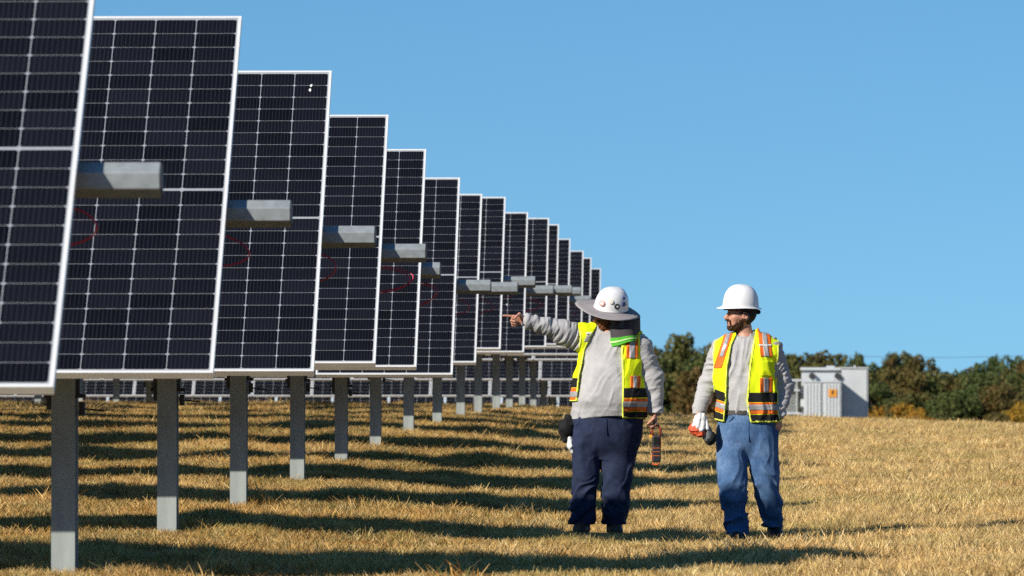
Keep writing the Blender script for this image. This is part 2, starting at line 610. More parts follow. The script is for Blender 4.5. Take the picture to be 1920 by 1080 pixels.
# ------------------------------------------------------------------ signed distance modelling for people
def nets(fn, lo, hi, h, B=6):
    lo = np.array(lo, dtype=np.float64)
    hi = np.array(hi, dtype=np.float64)
    nb = np.ceil((hi - lo) / (h * B)).astype(int)
    n = nb * B
    cx = [lo[a] + (np.arange(nb[a]) + 0.5) * B * h - h / 2 for a in range(3)]
    C = np.stack(np.meshgrid(*cx, indexing='ij'), -1).reshape(-1, 3)
    fc = fn(C)
    act = np.abs(fc) < B * h * 1.15 + 0.012
    Fv = np.repeat(np.repeat(np.repeat(fc.reshape(nb), B, 0), B, 1), B, 2).astype(np.float32)
    bi = np.argwhere(act.reshape(nb))
    loc = np.stack(np.meshgrid(*[np.arange(B)] * 3, indexing='ij'), -1).reshape(-1, 3)
    I = (bi[:, None, :] * B + loc[None]).reshape(-1, 3)
    for s in range(0, len(I), 400000):
        J = I[s:s + 400000]
        Fv[J[:, 0], J[:, 1], J[:, 2]] = fn(lo + J * h)
    S = Fv < 0
    corners = [(a, b, c) for a in (0, 1) for b in (0, 1) for c in (0, 1)]
    cnt = np.zeros(tuple(n - 1), dtype=np.int8)
    for a, b, c in corners:
        cnt += S[a:n[0] - 1 + a, b:n[1] - 1 + b, c:n[2] - 1 + c]
    cells = np.argwhere((cnt > 0) & (cnt < 8))
    vid = np.full(tuple(n - 1), -1, dtype=np.int32)
    vid[cells[:, 0], cells[:, 1], cells[:, 2]] = np.arange(len(cells))
    acc = np.zeros((len(cells), 3))
    num = np.zeros(len(cells))
    vals = {c: Fv[cells[:, 0] + c[0], cells[:, 1] + c[1], cells[:, 2] + c[2]].astype(np.float64) for c in corners}
    for c in corners:
        for ax in range(3):
            if c[ax] == 0:
                e = list(c)
                e[ax] = 1
                e = tuple(e)
                v0, v1 = vals[c], vals[e]
                cr = (v0 < 0) != (v1 < 0)
                t = np.where(cr, v0 / np.where(cr, v0 - v1, 1), 0)
                pt = np.tile(np.array(c, dtype=np.float64), (len(cells), 1))
                pt[:, ax] = t
                acc[cr] += pt[cr]
                num[cr] += 1
    V = lo + (cells + acc / num[:, None]) * h
    Q = []
    for ax in range(3):
        o1, o2 = [(1, 2), (2, 0), (0, 1)][ax]
        sl0 = [slice(None)] * 3
        sl1 = [slice(None)] * 3
        sl0[ax] = slice(0, -1)
        sl1[ax] = slice(1, None)
        A0, A1 = S[tuple(sl0)], S[tuple(sl1)]
        E = np.argwhere(A0 != A1)
        ok = (E[:, o1] >= 1) & (E[:, o2] >= 1) & (E[:, o1] < n[o1] - 1) & (E[:, o2] < n[o2] - 1)
        E = E[ok]
        fl = A0[E[:, 0], E[:, 1], E[:, 2]]

        def at(d1, d2):
            q = E.copy()
            q[:, o1] += d1
            q[:, o2] += d2
            return vid[q[:, 0], q[:, 1], q[:, 2]]
        q = np.stack([at(-1, -1), at(0, -1), at(0, 0), at(-1, 0)], 1)
        q[~fl] = q[~fl][:, ::-1]
        Q.append(q)
    Q = np.concatenate(Q)
    Q = Q[(Q >= 0).all(1)]
    return V, Q


def smin(a, b, k):
    h = np.clip(0.5 + 0.5 * (b - a) / k, 0, 1)
    return b * (1 - h) + a * h - k * h * (1 - h)


def cap(p, a, b, ra, rb):
    a = np.array(a)
    b = np.array(b)
    ba = b - a
    pa = p - a
    t = np.clip(pa @ ba / (ba @ ba), 0, 1)
    return np.linalg.norm(pa - t[:, None] * ba, axis=1) - (ra + (rb - ra) * t)


def ell(p, c, r):
    r = np.array(r)
    q = p - np.array(c)
    k0 = np.linalg.norm(q / r, axis=1)
    k1 = np.linalg.norm(q / (r * r), axis=1) + 1e-9
    return k0 * (k0 - 1) / k1


def loft(p, rings, sq=2.0):
    """rings: (z, cx, cy, rx, ry) sorted by z; super-elliptic cross sections"""
    z = p[:, 2]
    zs = [r[0] for r in rings]
    cx, cy, rx, ry = [np.interp(z, zs, [r[i] for r in rings]) for i in range(1, 5)]
    d = (np.abs((p[:, 0] - cx) / rx) ** sq + np.abs((p[:, 1] - cy) / ry) ** sq) ** (1 / sq)
    f = (d - 1) * np.minimum(rx, ry)
    return np.maximum(f, np.maximum(zs[0] - z, z - zs[-1]))


def spline_rings(rings, n=40):
    """smooth the ring table with a Catmull-Rom pass"""
    R = np.array(rings, dtype=np.float64)
    out = []
    m = len(R)
    per = max(2, n // (m - 1))
    for i in range(m - 1):
        p0, p1, p2, p3 = R[max(i - 1, 0)], R[i], R[i + 1], R[min(i + 2, m - 1)]
        for t in np.linspace(0, 1, per, endpoint=False):
            q = 0.5 * ((2 * p1) + (p2 - p0) * t + (2 * p0 - 5 * p1 + 4 * p2 - p3) * t * t + (-p0 + 3 * p1 - 3 * p2 + p3) * t ** 3)
            q[0] = p1[0] + (p2[0] - p1[0]) * t
            out.append(q)
    out.append(R[-1])
    return [tuple(o) for o in out]


def chain(p, pts, rad, k=0.02):
    f = None
    for i in range(len(pts) - 1):
        g = cap(p, pts[i], pts[i + 1], rad[i], rad[i + 1])
        f = g if f is None else smin(f, g, k)
    return f


def folds_axis(p, a, b, freq, amp, seed, cross=10.0):
    """cloth folds running round a limb from a to b"""
    a = np.array(a, dtype=np.float64)
    b = np.array(b, dtype=np.float64)
    L = np.linalg.norm(b - a)
    d = (b - a) / L
    u = (p - a) @ d
    w = p - a - u[:, None] * d
    q = np.stack([u * freq + hash_noise(p * 7, seed + 5) * 2.2 + w[:, 0] * 9 + w[:, 2] * 5, w[:, 0] * cross, w[:, 1] * cross + w[:, 2] * cross], 1)
    n = hash_noise(q, seed)
    r = 1 - np.abs(2 * n - 1)
    return (0.45 - r ** 1.3) * 2 * amp


def cloth_noise(p, fx, fy, fz, amp, seed):
    q = p * np.array([fx, fy, fz]) + hash_noise(p * 6, seed + 9)[:, None] * 1.3
    n = hash_noise(q, seed)
    return (0.45 - (1 - np.abs(2 * n - 1)) ** 1.3) * 2 * amp


def fold_dir(p, d, fl, fa, amp, seed):
    """ridges running along direction d (in the x-z plane)"""
    d = np.array(d, dtype=np.float64)
    d = d / np.linalg.norm(d)
    e = np.array([d[2], 0, -d[0]])
    wv = hash_noise(p * 9, seed + 3)
    q = np.stack([p @ d * fl + wv * .6, p @ e * fa + wv * 1.6, p[:, 1] * fa * .35], 1)
    n = hash_noise(q, seed)
    return (0.40 - (1 - np.abs(2 * n - 1)) ** 1.6) * 2 * amp


def head_frame(yaw, pitch, roll):
    """columns: local x, y, z axes in man space; local -y is the face"""
    Rm = Matrix.Rotation(yaw, 3, 'Z') @ Matrix.Rotation(roll, 3, 'Y') @ Matrix.Rotation(pitch, 3, 'X')
    return np.array(Rm)


def near(q, c, r, fn):
    """evaluate fn only close to c; farther away a safe lower bound is returned"""
    d = np.linalg.norm(q - np.array(c), axis=1) - r
    out = d + 0.03
    mk = d < 0.02
    if mk.any():
        out[mk] = fn(q[mk])
    return out


def head_sdf(q):
    return near(q, (0, 0, 0), 0.17, head_sdf_full)


def head_sdf_full(q):
    f = smin(ell(q, (0, .012, .03), (.074, .096, .096)), ell(q, (0, -.030, -.052), (.056, .062, .062)), .045)
    f = smin(f, ell(q, (0, -.078, -.094), (.026, .02, .02)), .025)
    f = smin(f, ell(q, (0, -.080, .03), (.05, .018, .014)), .02)
    for s in (-1, 1):
        f = smin(f, ell(q, (s * .041, -.058, -.018), (.024, .028, .024)), .02)
        f = np.maximum(f, -ell(q, (s * .032, -.1, .010), (.017, .016, .011)))
        f = smin(f, ell(q, (s * .032, -.083, .010), (.013, .012, .011)), .004)
        e = ell(q, (s * .079, .012, -.008), (.011, .026, .034))
        e = np.maximum(e, -ell(q, (s * .09, .006, -.002), (.009, .014, .019)))
        f = smin(f, e, .008)
    nose = cap(q, (0, -.092, .014), (0, -.116, -.022), .009, .0145)
    nose = smin(nose, ell(q, (0, -.1, -.028), (.019, .014, .01)), .01)
    f = smin(f, nose, .012)
    f = smin(f, cap(q, (-.018, -.089, -.057), (.018, -.089, -.057), .0075, .0075), .008)
    f = smin(f, cap(q, (-.016, -.087, -.068), (.016, -.087, -.068), .008, .008), .008)
    return f


def sdf_obj(name, fn, lo, hi, h, mat, parent, smooth=True):
    V, Q = nets(fn, lo, hi, h)
    # drop stray islands far from the main body is not needed: just build
    me = mesh_np(name, V, Q, smooth)
    return obj(name, me, mat, parent)


# cloth and skin materials
M['skin'] = simple('skin', (0.50, 0.245, 0.165), 0.5, 0, 0.14, 25, 0.1, 200, spec=0.4)
M['lips'] = simple('lips', (0.42, 0.16, 0.12), 0.45)
M['grey_shirt'] = simple('grey_cotton', (0.40, 0.392, 0.395), 0.95, 0, 0.09, 14, 0.35, 70, spec=0.1, bdist=0.006)
M['navy'] = simple('navy_twill', (0.017, 0.025, 0.058), 0.85, 0, 0.22, 16, 0.4, 60, spec=0.25, bdist=0.006)
M['hivis'] = simple('hivis_yellow', (0.78, 0.90, 0.010), 0.75, 0, 0.06, 18, 0.25, 60, spec=0.2, bdist=0.005)
M['hivis_green'] = simple('hivis_green', (0.08, 0.40, 0.03), 0.75, 0, 0.1, 30, spec=0.2)
M['hivis_pale'] = simple('hivis_pale_stripe', (0.50, 0.72, 0.30), 0.6, 0, 0.1, 30)
M['black_cloth'] = simple('black_cloth', (0.014, 0.014, 0.015), 0.85, 0, 0.2, 20, 0.2, 80, spec=0.2)
M['orange'] = simple('hivis_orange', (0.78, 0.16, 0.02), 0.75, 0, 0.1, 20, spec=0.2)
M['tape'] = simple('silver_tape', (0.36, 0.35, 0.345), 0.42, 0.1, 0.15, 30)
M['white_abs'] = simple('white_abs', (0.80, 0.80, 0.80), 0.28, 0, 0.02, 5)
M['brim'] = simple('grey_brim_cloth', (0.30, 0.275, 0.28), 0.9, 0, 0.1, 20, 0.3, 90, spec=0.1)
M['hair'] = simple('dark_hair', (0.013, 0.009, 0.007), 0.6, 0, 0.4, 120, 0.6, 220, spec=0.3, stretch=(1, 1, 0.2))
M['beard'] = simple('brown_beard', (0.055, 0.026, 0.014), 0.8, 0, 0.4, 140, 0.6, 240, spec=0.2)
M['beard_red'] = simple('reddish_beard', (0.16, 0.06, 0.025), 0.8, 0, 0.35, 140, 0.6, 240, spec=0.2)
M['lens'] = simple('dark_lens', (0.01, 0.009, 0.01), 0.08, 0, 0.05, 5)
M['leather'] = simple('brown_leather', (0.07, 0.038, 0.022), 0.6, 0, 0.3, 30, 0.3, 80)
M['dark_boot'] = simple('dark_boot', (0.022, 0.018, 0.015), 0.6, 0, 0.3, 30, 0.3, 80)
M['steel'] = simple('steel', (0.6, 0.6, 0.58), 0.3, 1.0, 0.05, 10)
M['zip'] = simple('pale_yellow_piping', (0.80, 0.86, 0.12), 0.7, 0, 0.05, 10)
M['label'] = simple('white_label', (0.7, 0.7, 0.68), 0.7)

m, nt, p = newmat('blue_denim')
n1 = noise_node(nt, 5.0, 4)
n2 = noise_node(nt, 120, 3, stretch=(1, 1, 0.35))
r1 = ramp(nt, n1.outputs['Fac'], [(0.30, (0.035, 0.085, 0.195)), (0.52, (0.075, 0.145, 0.28)), (0.74, (0.16, 0.25, 0.41))])
r2 = ramp(nt, n2.outputs['Fac'], [(0.3, (0.72, 0.74, 0.78)), (0.7, (1.18, 1.16, 1.12))])
mu = nt.nodes.new('ShaderNodeMixRGB'); mu.blend_type = 'MULTIPLY'; mu.inputs['Fac'].default_value = 1
nt.links.new(r1.outputs[0], mu.inputs[1]); nt.links.new(r2.outputs[0], mu.inputs[2])
nt.links.new(mu.outputs[0], p.inputs['Base Color'])
b = nt.nodes.new('ShaderNodeBump'); b.inputs['Strength'].default_value = 0.3; b.inputs['Distance'].default_value = 0.004
nt.links.new(n2.outputs['Fac'], b.inputs['Height']); nt.links.new(b.outputs[0], p.inputs['Normal'])
p.inputs['Roughness'].default_value = 0.9
p.inputs['Specular IOR Level'].default_value = 0.15
M['denim'] = m

# see-through mesh of the neck shade
m, nt, p = newmat('dark_mesh_cloth')
p.inputs['Base Color'].default_value = (0.05, 0.042, 0.05, 1)
p.inputs['Roughness'].default_value = 0.8
n1 = noise_node(nt, 14, 3)
r1 = ramp(nt, n1.outputs['Fac'], [(0.3, (0.82,) * 3), (0.7, (0.95,) * 3)])
nt.links.new(r1.outputs[0], p.inputs['Alpha'])
M['mesh_cloth'] = m


def finger_chain(p, pts, r0, r1):
    n = len(pts) - 1
    rad = [r0 + (r1 - r0) * i / n for i in range(n + 1)]
    return chain(p, pts, rad, 0.004)


def hand_points(wrist, axis, palm_n, L=0.19, curls=(0.3, 0.4, 0.5, 0.6), thumb_curl=0.3, side=1, spread=0.15):
    """fingers as polylines. axis: wrist->fingertip direction; palm_n: direction the palm faces; side: +1 thumb along cross(axis,palm_n)"""
    ax = Vector(axis).normalized()
    pn = Vector(palm_n)
    pn = (pn - ax * pn.dot(ax)).normalized()
    lat = ax.cross(pn) * side                     # towards the thumb
    W = Vector(wrist)
    out = {'palm': [], 'fingers': [], 'thumb': None}
    pl = 0.095
    lens = [0.075, 0.083, 0.077, 0.06]
    for i in range(4):
        off = 0.030 - i * 0.020
        kn = W + ax * (pl - abs(i - 1) * 0.005) + lat * off
        out['palm'].append((W + ax * 0.012 + lat * off * 0.65, kn))
        d = (ax + lat * (0.5 - i / 3) * spread).normalized()
        pts = [kn]
        ang = 0
        for seg, fr in enumerate((0.45, 0.31, 0.24)):
            ang += curls[i] * (0.9 if seg == 0 else 1.15)
            dd = d * math.cos(ang) + pn * math.sin(ang)
            pts.append(pts[-1] + dd * lens[i] * fr)
        out['fingers'].append(pts)
    t0 = W + ax * 0.025 + lat * 0.028 + pn * 0.006
    td = (ax * 0.62 + lat * 0.72 + pn * 0.25).normalized()
    t1 = t0 + td * 0.040
    td2 = (ax * 0.85 + lat * (0.45 - thumb_curl) + pn * (0.25 + thumb_curl)).normalized()
    t2 = t1 + td2 * 0.034
    td3 = (ax * 0.8 + lat * (0.2 - thumb_curl) + pn * (0.3 + thumb_curl)).normalized()
    out['thumb'] = [t0, t1, t2, t2 + td3 * 0.026]
    return out


def hand_sdf(p, H):
    return near(p, tuple(H['palm'][1][1]), 0.15, lambda q: hand_sdf_full(q, H))


def hand_sdf_full(p, H):
    f = None
    for a, b in H['palm']:
        g = cap(p, a, b, 0.0145, 0.0125)
        f = g if f is None else smin(f, g, 0.014)
    for pts in H['fingers']:
        f = smin(f, finger_chain(p, [tuple(q) for q in pts], 0.0098, 0.0078), 0.004)
    t = H['thumb']
    f = smin(f, chain(p, [tuple(q) for q in t], [0.0165, 0.0125, 0.0105, 0.0085], 0.006), 0.008)
    return f


def hat_dome(c, Rm, sx, sy, sz, visor, nu=40, nv=14, ridge=0.006, lip=0.012, rear=0.02):
    """hard hat shell in head-local axes (face at -y), mapped by rotation Rm and centre c"""
    mb = MB()

    def pt(x, y, z):
        return tuple((Vector(c) + Vector((Rm @ np.array([x, y, z])).tolist()))[:])

    def fn(u, v):
        a = 2 * math.pi * u
        ca, sa = math.cos(a), math.sin(a)
        fr = max(0.0, -sa)
        bk = max(0.0, sa)
        if v < 0.12:            # brim underside and lip
            t = v / 0.12
            out = (lip + visor * fr ** 2.2 + rear * bk ** 3) * t
            return pt(ca * (sx + out) * 0.985, sa * (sy + out) * 0.985, -0.012 * t * (0.4 + fr) - 0.004)
        if v < 0.24:
            t = (v - 0.12) / 0.12
            out = (lip + visor * fr ** 2.2 + rear * bk ** 3) * (1 - t)
            return pt(ca * (sx + out), sa * (sy + out), -0.012 * (1 - t) * (0.4 + fr) + 0.003 * t)
        t = (v - 0.24) / 0.76
        el = t * math.pi / 2
        rr = math.cos(el) ** 0.74
        rz = math.sin(el) ** 0.96
        x, y = ca * sx * rr, sa * sy * rr
        z = 0.003 + sz * rz
        w = math.exp(-(x / 0.02) ** 2) * min(1, t * 2.5) + 0.6 * (math.exp(-((abs(x) - 0.05) / 0.011) ** 2)) * min(1, t * 2.0) * (1 - t) * 1.4
        return pt(x * (1 + 0.02 * w), y * (1 + 0.03 * w), z + ridge * w)
    mb.grid(fn, nu, nv * 2, close_u=True)
    return mb


def gnd_obj(o, x, y):
    return gz(x, y)


def frame_from(face, up):
    z = Vector(up).normalized()
    y = -Vector(face)
    y = (y - z * y.dot(z)).normalized()
    x = y.cross(z)
    return np.array([x[:], y[:], z[:]]).T


def band(v, a, b):
    return np.maximum(a - v, v - b)


def boot(parent, x, y, z, yaw, mat, L=0.29, lift=0.0):
    R2 = Matrix.Rotation(yaw, 3, 'Z') @ Matrix.Rotation(lift, 3, 'X')
    Rn = np.array(R2)

    def fn(p):
        q = (p - np.array([x, y, z])) @ Rn
        f = smin(cap(q, (0, 0.03, .06), (0, .03, .16), .053, .055), ell(q, (0, -.065, .045), (.052, .125, .048)), .04)
        f = smin(f, ell(q, (0, .035, .04), (.046, .06, .05)), .02)
        return np.maximum(f, 0.012 - q[:, 2])
    bo = sdf_obj('boot', fn, (x - .2, y - .3, z - .05), (x + .2, y + .25, z + .26), .006, mat, parent)

    def fs(p):
        q = (p - np.array([x, y, z])) @ Rn
        f = np.minimum(ell(q, (0, -.065, .02), (.056, .13, .06)), ell(q, (0, .035, .02), (.05, .065, .06)))
        return np.maximum(f, band(q[:, 2], -.012, .02))
    sdf_obj('sole', fs, (x - .2, y - .3, z - .08), (x + .2, y + .25, z + .1), .006, M['dark_boot'], bo)
    return bo


DM = F / 254.0
# ---------------------------------------------------------------- worker pointing, wide sun brim
X1 = wx(1135, DM)
G1 = gz(X1, DM)
P1 = empty('person', (X1, DM, G1))
tag(P1, 'worker pointing left, white helmet with wide grey sun brim, navy trousers', 'person')
T1 = spline_rings([(.80, .020, 0, .255, .19), (.88, .024, -.005, .262, .205), (1.016, .033, -.03, .265, .225), (1.17, .028, -.025, .240, .205), (1.30, .05, -.005, .228, .17),
                   (1.39, .065, .0, .225, .145), (1.45, .06, .005, .20, .125), (1.50, .03, .01, .135, .10), (1.545, .0, .01, .085, .085)], 48)
A1L = [(-.10, 0, 1.44), (-.335, -.10, 1.512), (-.575, -.19, 1.577)]
A1R = [(.245, .0, 1.385), (.340, .0, 1.15), (.366, -.05, .912)]
c1 = np.array([.030, .0, 1.612])
R1 = frame_from((-.82, -.57, -.05), (.14, -.20, .97))
H1R = frame_from((-.75, -.66, 0), (.19, -.27, .94))
hand1L = hand_points((-.585, -.193, 1.58), (-.98, -.16, .04), (0, -.9, -.4), curls=(0.04, 1.35, 1.4, 1.4), thumb_curl=.7, side=1)
hand1R = hand_points((.366, -.035, .905), (0, -.1, -1), (-1, -.15, 0), curls=(1.0, 1.05, 1.1, 1.1), thumb_curl=.6, side=-1)
L1A = spline_rings([(-.02, -.176, .0, .082, .088), (.06, -.176, .0, .086, .092), (.19, -.166, 0, .094, .098), (.386, -.146, -.01, .092, .105), (.58, -.138, -.01, .104, .125),
                    (.70, -.125, -.005, .125, .155), (.86, -.10, 0, .13, .17)], 30)
L1B = spline_rings([(-.02, .064, .03, .084, .09), (.05, .066, .03, .088, .094), (.19, .076, .02, .090, .098), (.386, .080, .005, .107, .11), (.58, .094, 0, .128, .13),
                    (.70, .11, 0, .145, .16), (.86, .12, 0, .15, .17)], 30)
HIP1 = spline_rings([(.56, .015, 0, .10, .10), (.64, .016, 0, .20, .15), (.74, .018, 0, .247, .188), (.82, .018, 0, .257, .197), (.92, .022, 0, .250, .195), (.96, .022, 0, .24, .18)], 24)


def body1(p):
    f = loft(p, T1) + .035
    f = smin(f, chain(p, A1L, [.05, .042, .030], .03), .03)
    f = smin(f, chain(p, A1R, [.055, .045, .032], .03), .03)
    f = smin(f, loft(p, HIP1) + .035, .02)
    f = np.minimum(f, np.minimum(loft(p, L1A), loft(p, L1B)) + .03)
    f = smin(f, cap(p, (.015, .02, 1.46), (.028, .012, 1.58), .062, .06), .03)
    f = smin(f, head_sdf((p - c1) @ R1), .015)
    f = smin(f, cap(p, A1L[2], tuple(hand1L['palm'][1][0]), .030, .026), .01)
    f = smin(f, hand_sdf(p, hand1L), .008)
    f = smin(f, hand_sdf(p, hand1R), .008)
    return f


sdf_obj('body', body1, (-.86, -.42, .02), (.52, .3, 1.78), .0045, M['skin'], P1)


def shirt1(p):
    f = loft(p, T1)
    g = chain(p, A1L, [.088, .070, .050], .03)
    g = smin(g, cap(p, (-.11, 0, 1.385), (-.36, -.105, 1.475), .068, .045), .04)
    g = g + folds_axis(p, A1L[0], A1L[2], 30, .009, 11, 6) + folds_axis(p, A1L[0], A1L[2], 62, .004, 12, 9)
    g = np.maximum(g, -(p[:, 0] + .588))
    h = chain(p, A1R, [.098, .086, .058], .03)
    h = h + folds_axis(p, A1R[0], A1R[2], 26, .008, 13, 6) + folds_axis(p, A1R[0], A1R[2], 55, .004, 14, 9)
    h = np.maximum(h, .90 - p[:, 2])
    cn = cloth_noise(p, 8, 6, 5, .006, 21) + cloth_noise(p, 16, 10, 20, .002, 22) + fold_dir(p, (.5, 0, .86), 4, 20, .004, 24)
    w = np.clip((1.12 - p[:, 2]) / .25, 0, 1)
    cn = cn + w * cloth_noise(p, 5, 5, 30, .004, 23)
    f = f + cn
    f = smin(smin(f, g, .05), h, .05)
    hem = .872 + .018 * np.sin(p[:, 0] * 9 + .6) - .02 * (p[:, 0] > -9) * np.clip((p[:, 0] + .1) / .3, 0, 1)
    f = np.maximum(f, hem - p[:, 2])
    # neckline
    f = np.maximum(f, -cap(p, (.012, -.02, 1.50), (.03, -.02, 1.7), .074, .09))
    return f


sdf_obj('shirt', shirt1, (-.66, -.36, .82), (.50, .30, 1.62), .006, M['grey_shirt'], P1)


def cuff(parent, a, b, r, mat):
    a, b = Vector(a), Vector(b)
    d = (b - a).normalized()
    return MB().tube([a - d * .012, a, b, b + d * .003], [r * .98, r, r * .96, r * .8], 18).build('cuff', mat, parent, smooth=True)


cuff(P1, (-.575, -.19, 1.577), (-.607, -.202, 1.582), .040, M['grey_shirt'])
cuff(P1, (.366, -.03, .925), (.366, -.036, .885), .044, M['grey_shirt'])


def trousers1(p):
    f = loft(p, HIP1)
    lowa = np.clip((.55 - p[:, 2]) / .3, 0, 1)
    a = loft(p, L1A) + fold_dir(p, (.75, 0, .66), 5, 20, .012, 31) * (.15 + lowa) + fold_dir(p, (.08, 0, 1), 3, 17, .008, 32) * (1 - .5 * lowa)
    b_ = loft(p, L1B) + fold_dir(p, (-.8, 0, .6), 5, 20, .012, 33) * (.12 + lowa) + fold_dir(p, (.25, 0, 1), 3, 17, .008, 34) * (1 - .4 * lowa)
    leg = np.minimum(a, b_)
    f = smin(f + cloth_noise(p, 14, 6, 9, .005, 35), leg, .025)
    return np.maximum(f, .078 - p[:, 2])


tr1 = sdf_obj('trousers', trousers1, (-.34, -.27, .0), (.36, .27, 1.0), .006, M['navy'], P1)
MB().box((.012, -.199, .80), (.004, .012, .12)).build('fly_seam', M['navy'], tr1)
boot(P1, -.172, -.03, .0, -.18, M['leather'])
boot(P1, .068, .0, -.01, .16, M['leather'])


def vest1_base(p):
    f = loft(p, T1) + cloth_noise(p, 14, 8, 4, .007, 41) + fold_dir(p, (.3, 0, 1), 5, 30, .004, 42)
    f = smin(f, cap(p, (-.08, 0, 1.44), (-.17, -.03, 1.462), .096, .094), .04)
    f = smin(f, cap(p, (.22, .01, 1.405), (.27, .02, 1.36), .098, .094), .04)
    return f


def vest1_region(p):
    z, x = p[:, 2], p[:, 0]
    xl = np.interp(z, [.9, 1.0, 1.17, 1.37, 1.46, 1.54], [-.205, -.203, -.188, -.145, -.105, -.062])
    xr = np.interp(z, [.85, 1.2, 1.40, 1.54], [.128, .13, .12, .07])
    front = np.minimum(x - xl, xr - x)             # positive inside the opening
    opening = np.where(p[:, 1] < .03, front, -(p[:, 1] - .03) - .02 + 0 * x)
    g = opening
    g = np.maximum(g, -(chain(p, [(-.245, -.06, 1.46), (-.40, -.13, 1.52)], [.095, .095]) - .0))
    g = np.maximum(g, -(chain(p, [(.285, .0, 1.395), (.345, .0, 1.15), (.37, -.04, .95)], [.104, .094, .07]) - .004))
    hem = np.where(x < 0, .985, .862)
    g = np.maximum(g, hem - z)
    g = np.maximum(g, -cap(p, (.012, .0, 1.50), (.03, -.0, 1.7), .080, .095))
    return g


V1 = sdf_obj('safety_vest', lambda p: np.maximum(vest1_base(p) - .014, vest1_region(p)), (-.36, -.36, .82), (.42, .30, 1.60), .006, M['hivis'], P1)


def vband(name, base, region, cond, off, mat, parent, lo, hi, h=.006):
    def fn(p):
        f = cond(p)
        mk = f < .05
        if mk.any():
            q = p[mk]
            g = np.maximum(f[mk], region(q) + .003)
            m2 = g < .05
            if m2.any():
                g[m2] = np.maximum(g[m2], base(q[m2]) - off)
            f[mk] = g
        return f
    return sdf_obj(name, fn, lo, hi, h, mat, parent)


B1lo, B1hi = (-.36, -.36, .82), (.42, .30, 1.22)


def zs1(p):
    return p[:, 2] - np.where(p[:, 0] < 0, .075, 0.0)


vband('black_band', vest1_base, vest1_region, lambda p: band(zs1(p), 1.012, 1.085), .0165, M['black_cloth'], V1, B1lo, B1hi)
vband('orange_band', vest1_base, vest1_region, lambda p: band(zs1(p), .910, 1.012), .0165, M['orange'], V1, B1lo, B1hi)
vband('reflective_tape', vest1_base, vest1_region, lambda p: band(zs1(p), .941, .985), .0195, M['tape'], V1, B1lo, B1hi)
vband('black_band', vest1_base, vest1_region, lambda p: band(zs1(p), .80, .910), .0165, M['black_cloth'], V1, B1lo, B1hi)
vband('orange_patch', vest1_base, vest1_region, lambda p: np.maximum(band(p[:, 2], 1.085, 1.175), band(p[:, 0], .185, .262)), .018, M['orange'], V1, (.1, -.36, 1.04), (.34, .1, 1.24))
vband('reflective_tape', vest1_base, vest1_region, lambda p: np.maximum(band(p[:, 2], 1.085, 1.175), band(p[:, 0], .210, .238)), .021, M['tape'], V1, (.1, -.36, 1.04), (.34, .1, 1.24))
vband('shoulder_stripe', vest1_base, vest1_region, lambda p: np.maximum(band(p[:, 2], 1.30, 1.52), band(p[:, 0], .155, .245)), .018, M['orange'], V1, (.1, -.36, 1.24), (.34, .1, 1.6))
vband('reflective_tape', vest1_base, vest1_region, lambda p: np.maximum(band(p[:, 2], 1.30, 1.52), band(p[:, 0], .18, .222)), .021, M['tape'], V1, (.1, -.36, 1.24), (.34, .1, 1.6))
vband('reflective_tape', vest1_base, vest1_region, lambda p: np.maximum(band(p[:, 2], 1.425, 1.475), band(p[:, 0] + (p[:, 2] - 1.45) * -.5, -.145, -.10)), .019, M['tape'], V1, (-.3, -.36, 1.36), (0, .1, 1.6))
vband('white_label', vest1_base, vest1_region, lambda p: np.maximum(band(p[:, 2], 1.478, 1.495), band(p[:, 0], -.14, -.085)), .019, M['label'], V1, (-.3, -.36, 1.36), (0, .1, 1.6))
vband('piping', vest1_base, lambda p: np.maximum(vest1_region(p), -(vest1_region(p) + .016)), lambda p: np.maximum(band(p[:, 2], .86, 1.5), np.maximum(p[:, 0] - .17, p[:, 1])), .018, M['zip'], V1, (-.36, -.36, .82), (.42, .1, 1.60))

# head gear
hat1 = hat_dome((.044, -.012, 1.683), H1R, .114, .134, .146, .004, lip=.003, rear=.002)
HAT1 = hat1.build('hard_hat', M['white_abs'], P1, smooth=True)
bm_ = MB()
bc = Vector((.020, -.012, 1.672))


def brim_pt(u, v):
    a = 2 * math.pi * u
    if v <= .5:
        r = .09 + (.25 - .09) * (v / .5)
        z = -.018 * (r / .25) ** 2 + .006
    else:
        r = .25 - (.25 - .09) * ((v - .5) / .5)
        z = -.018 * (r / .25) ** 2 - .002
    z += .006 * math.sin(3 * a + 1) * (r / .25)
    q = H1R @ np.array([r * math.cos(a), r * math.sin(a) * .98, z])
    return (bc.x + q[0], bc.y + q[1], bc.z + q[2])


bm_.grid(brim_pt, 56, 12, close_u=True)
BR1 = bm_.build('sun_brim', M['brim'], HAT1, smooth=True)


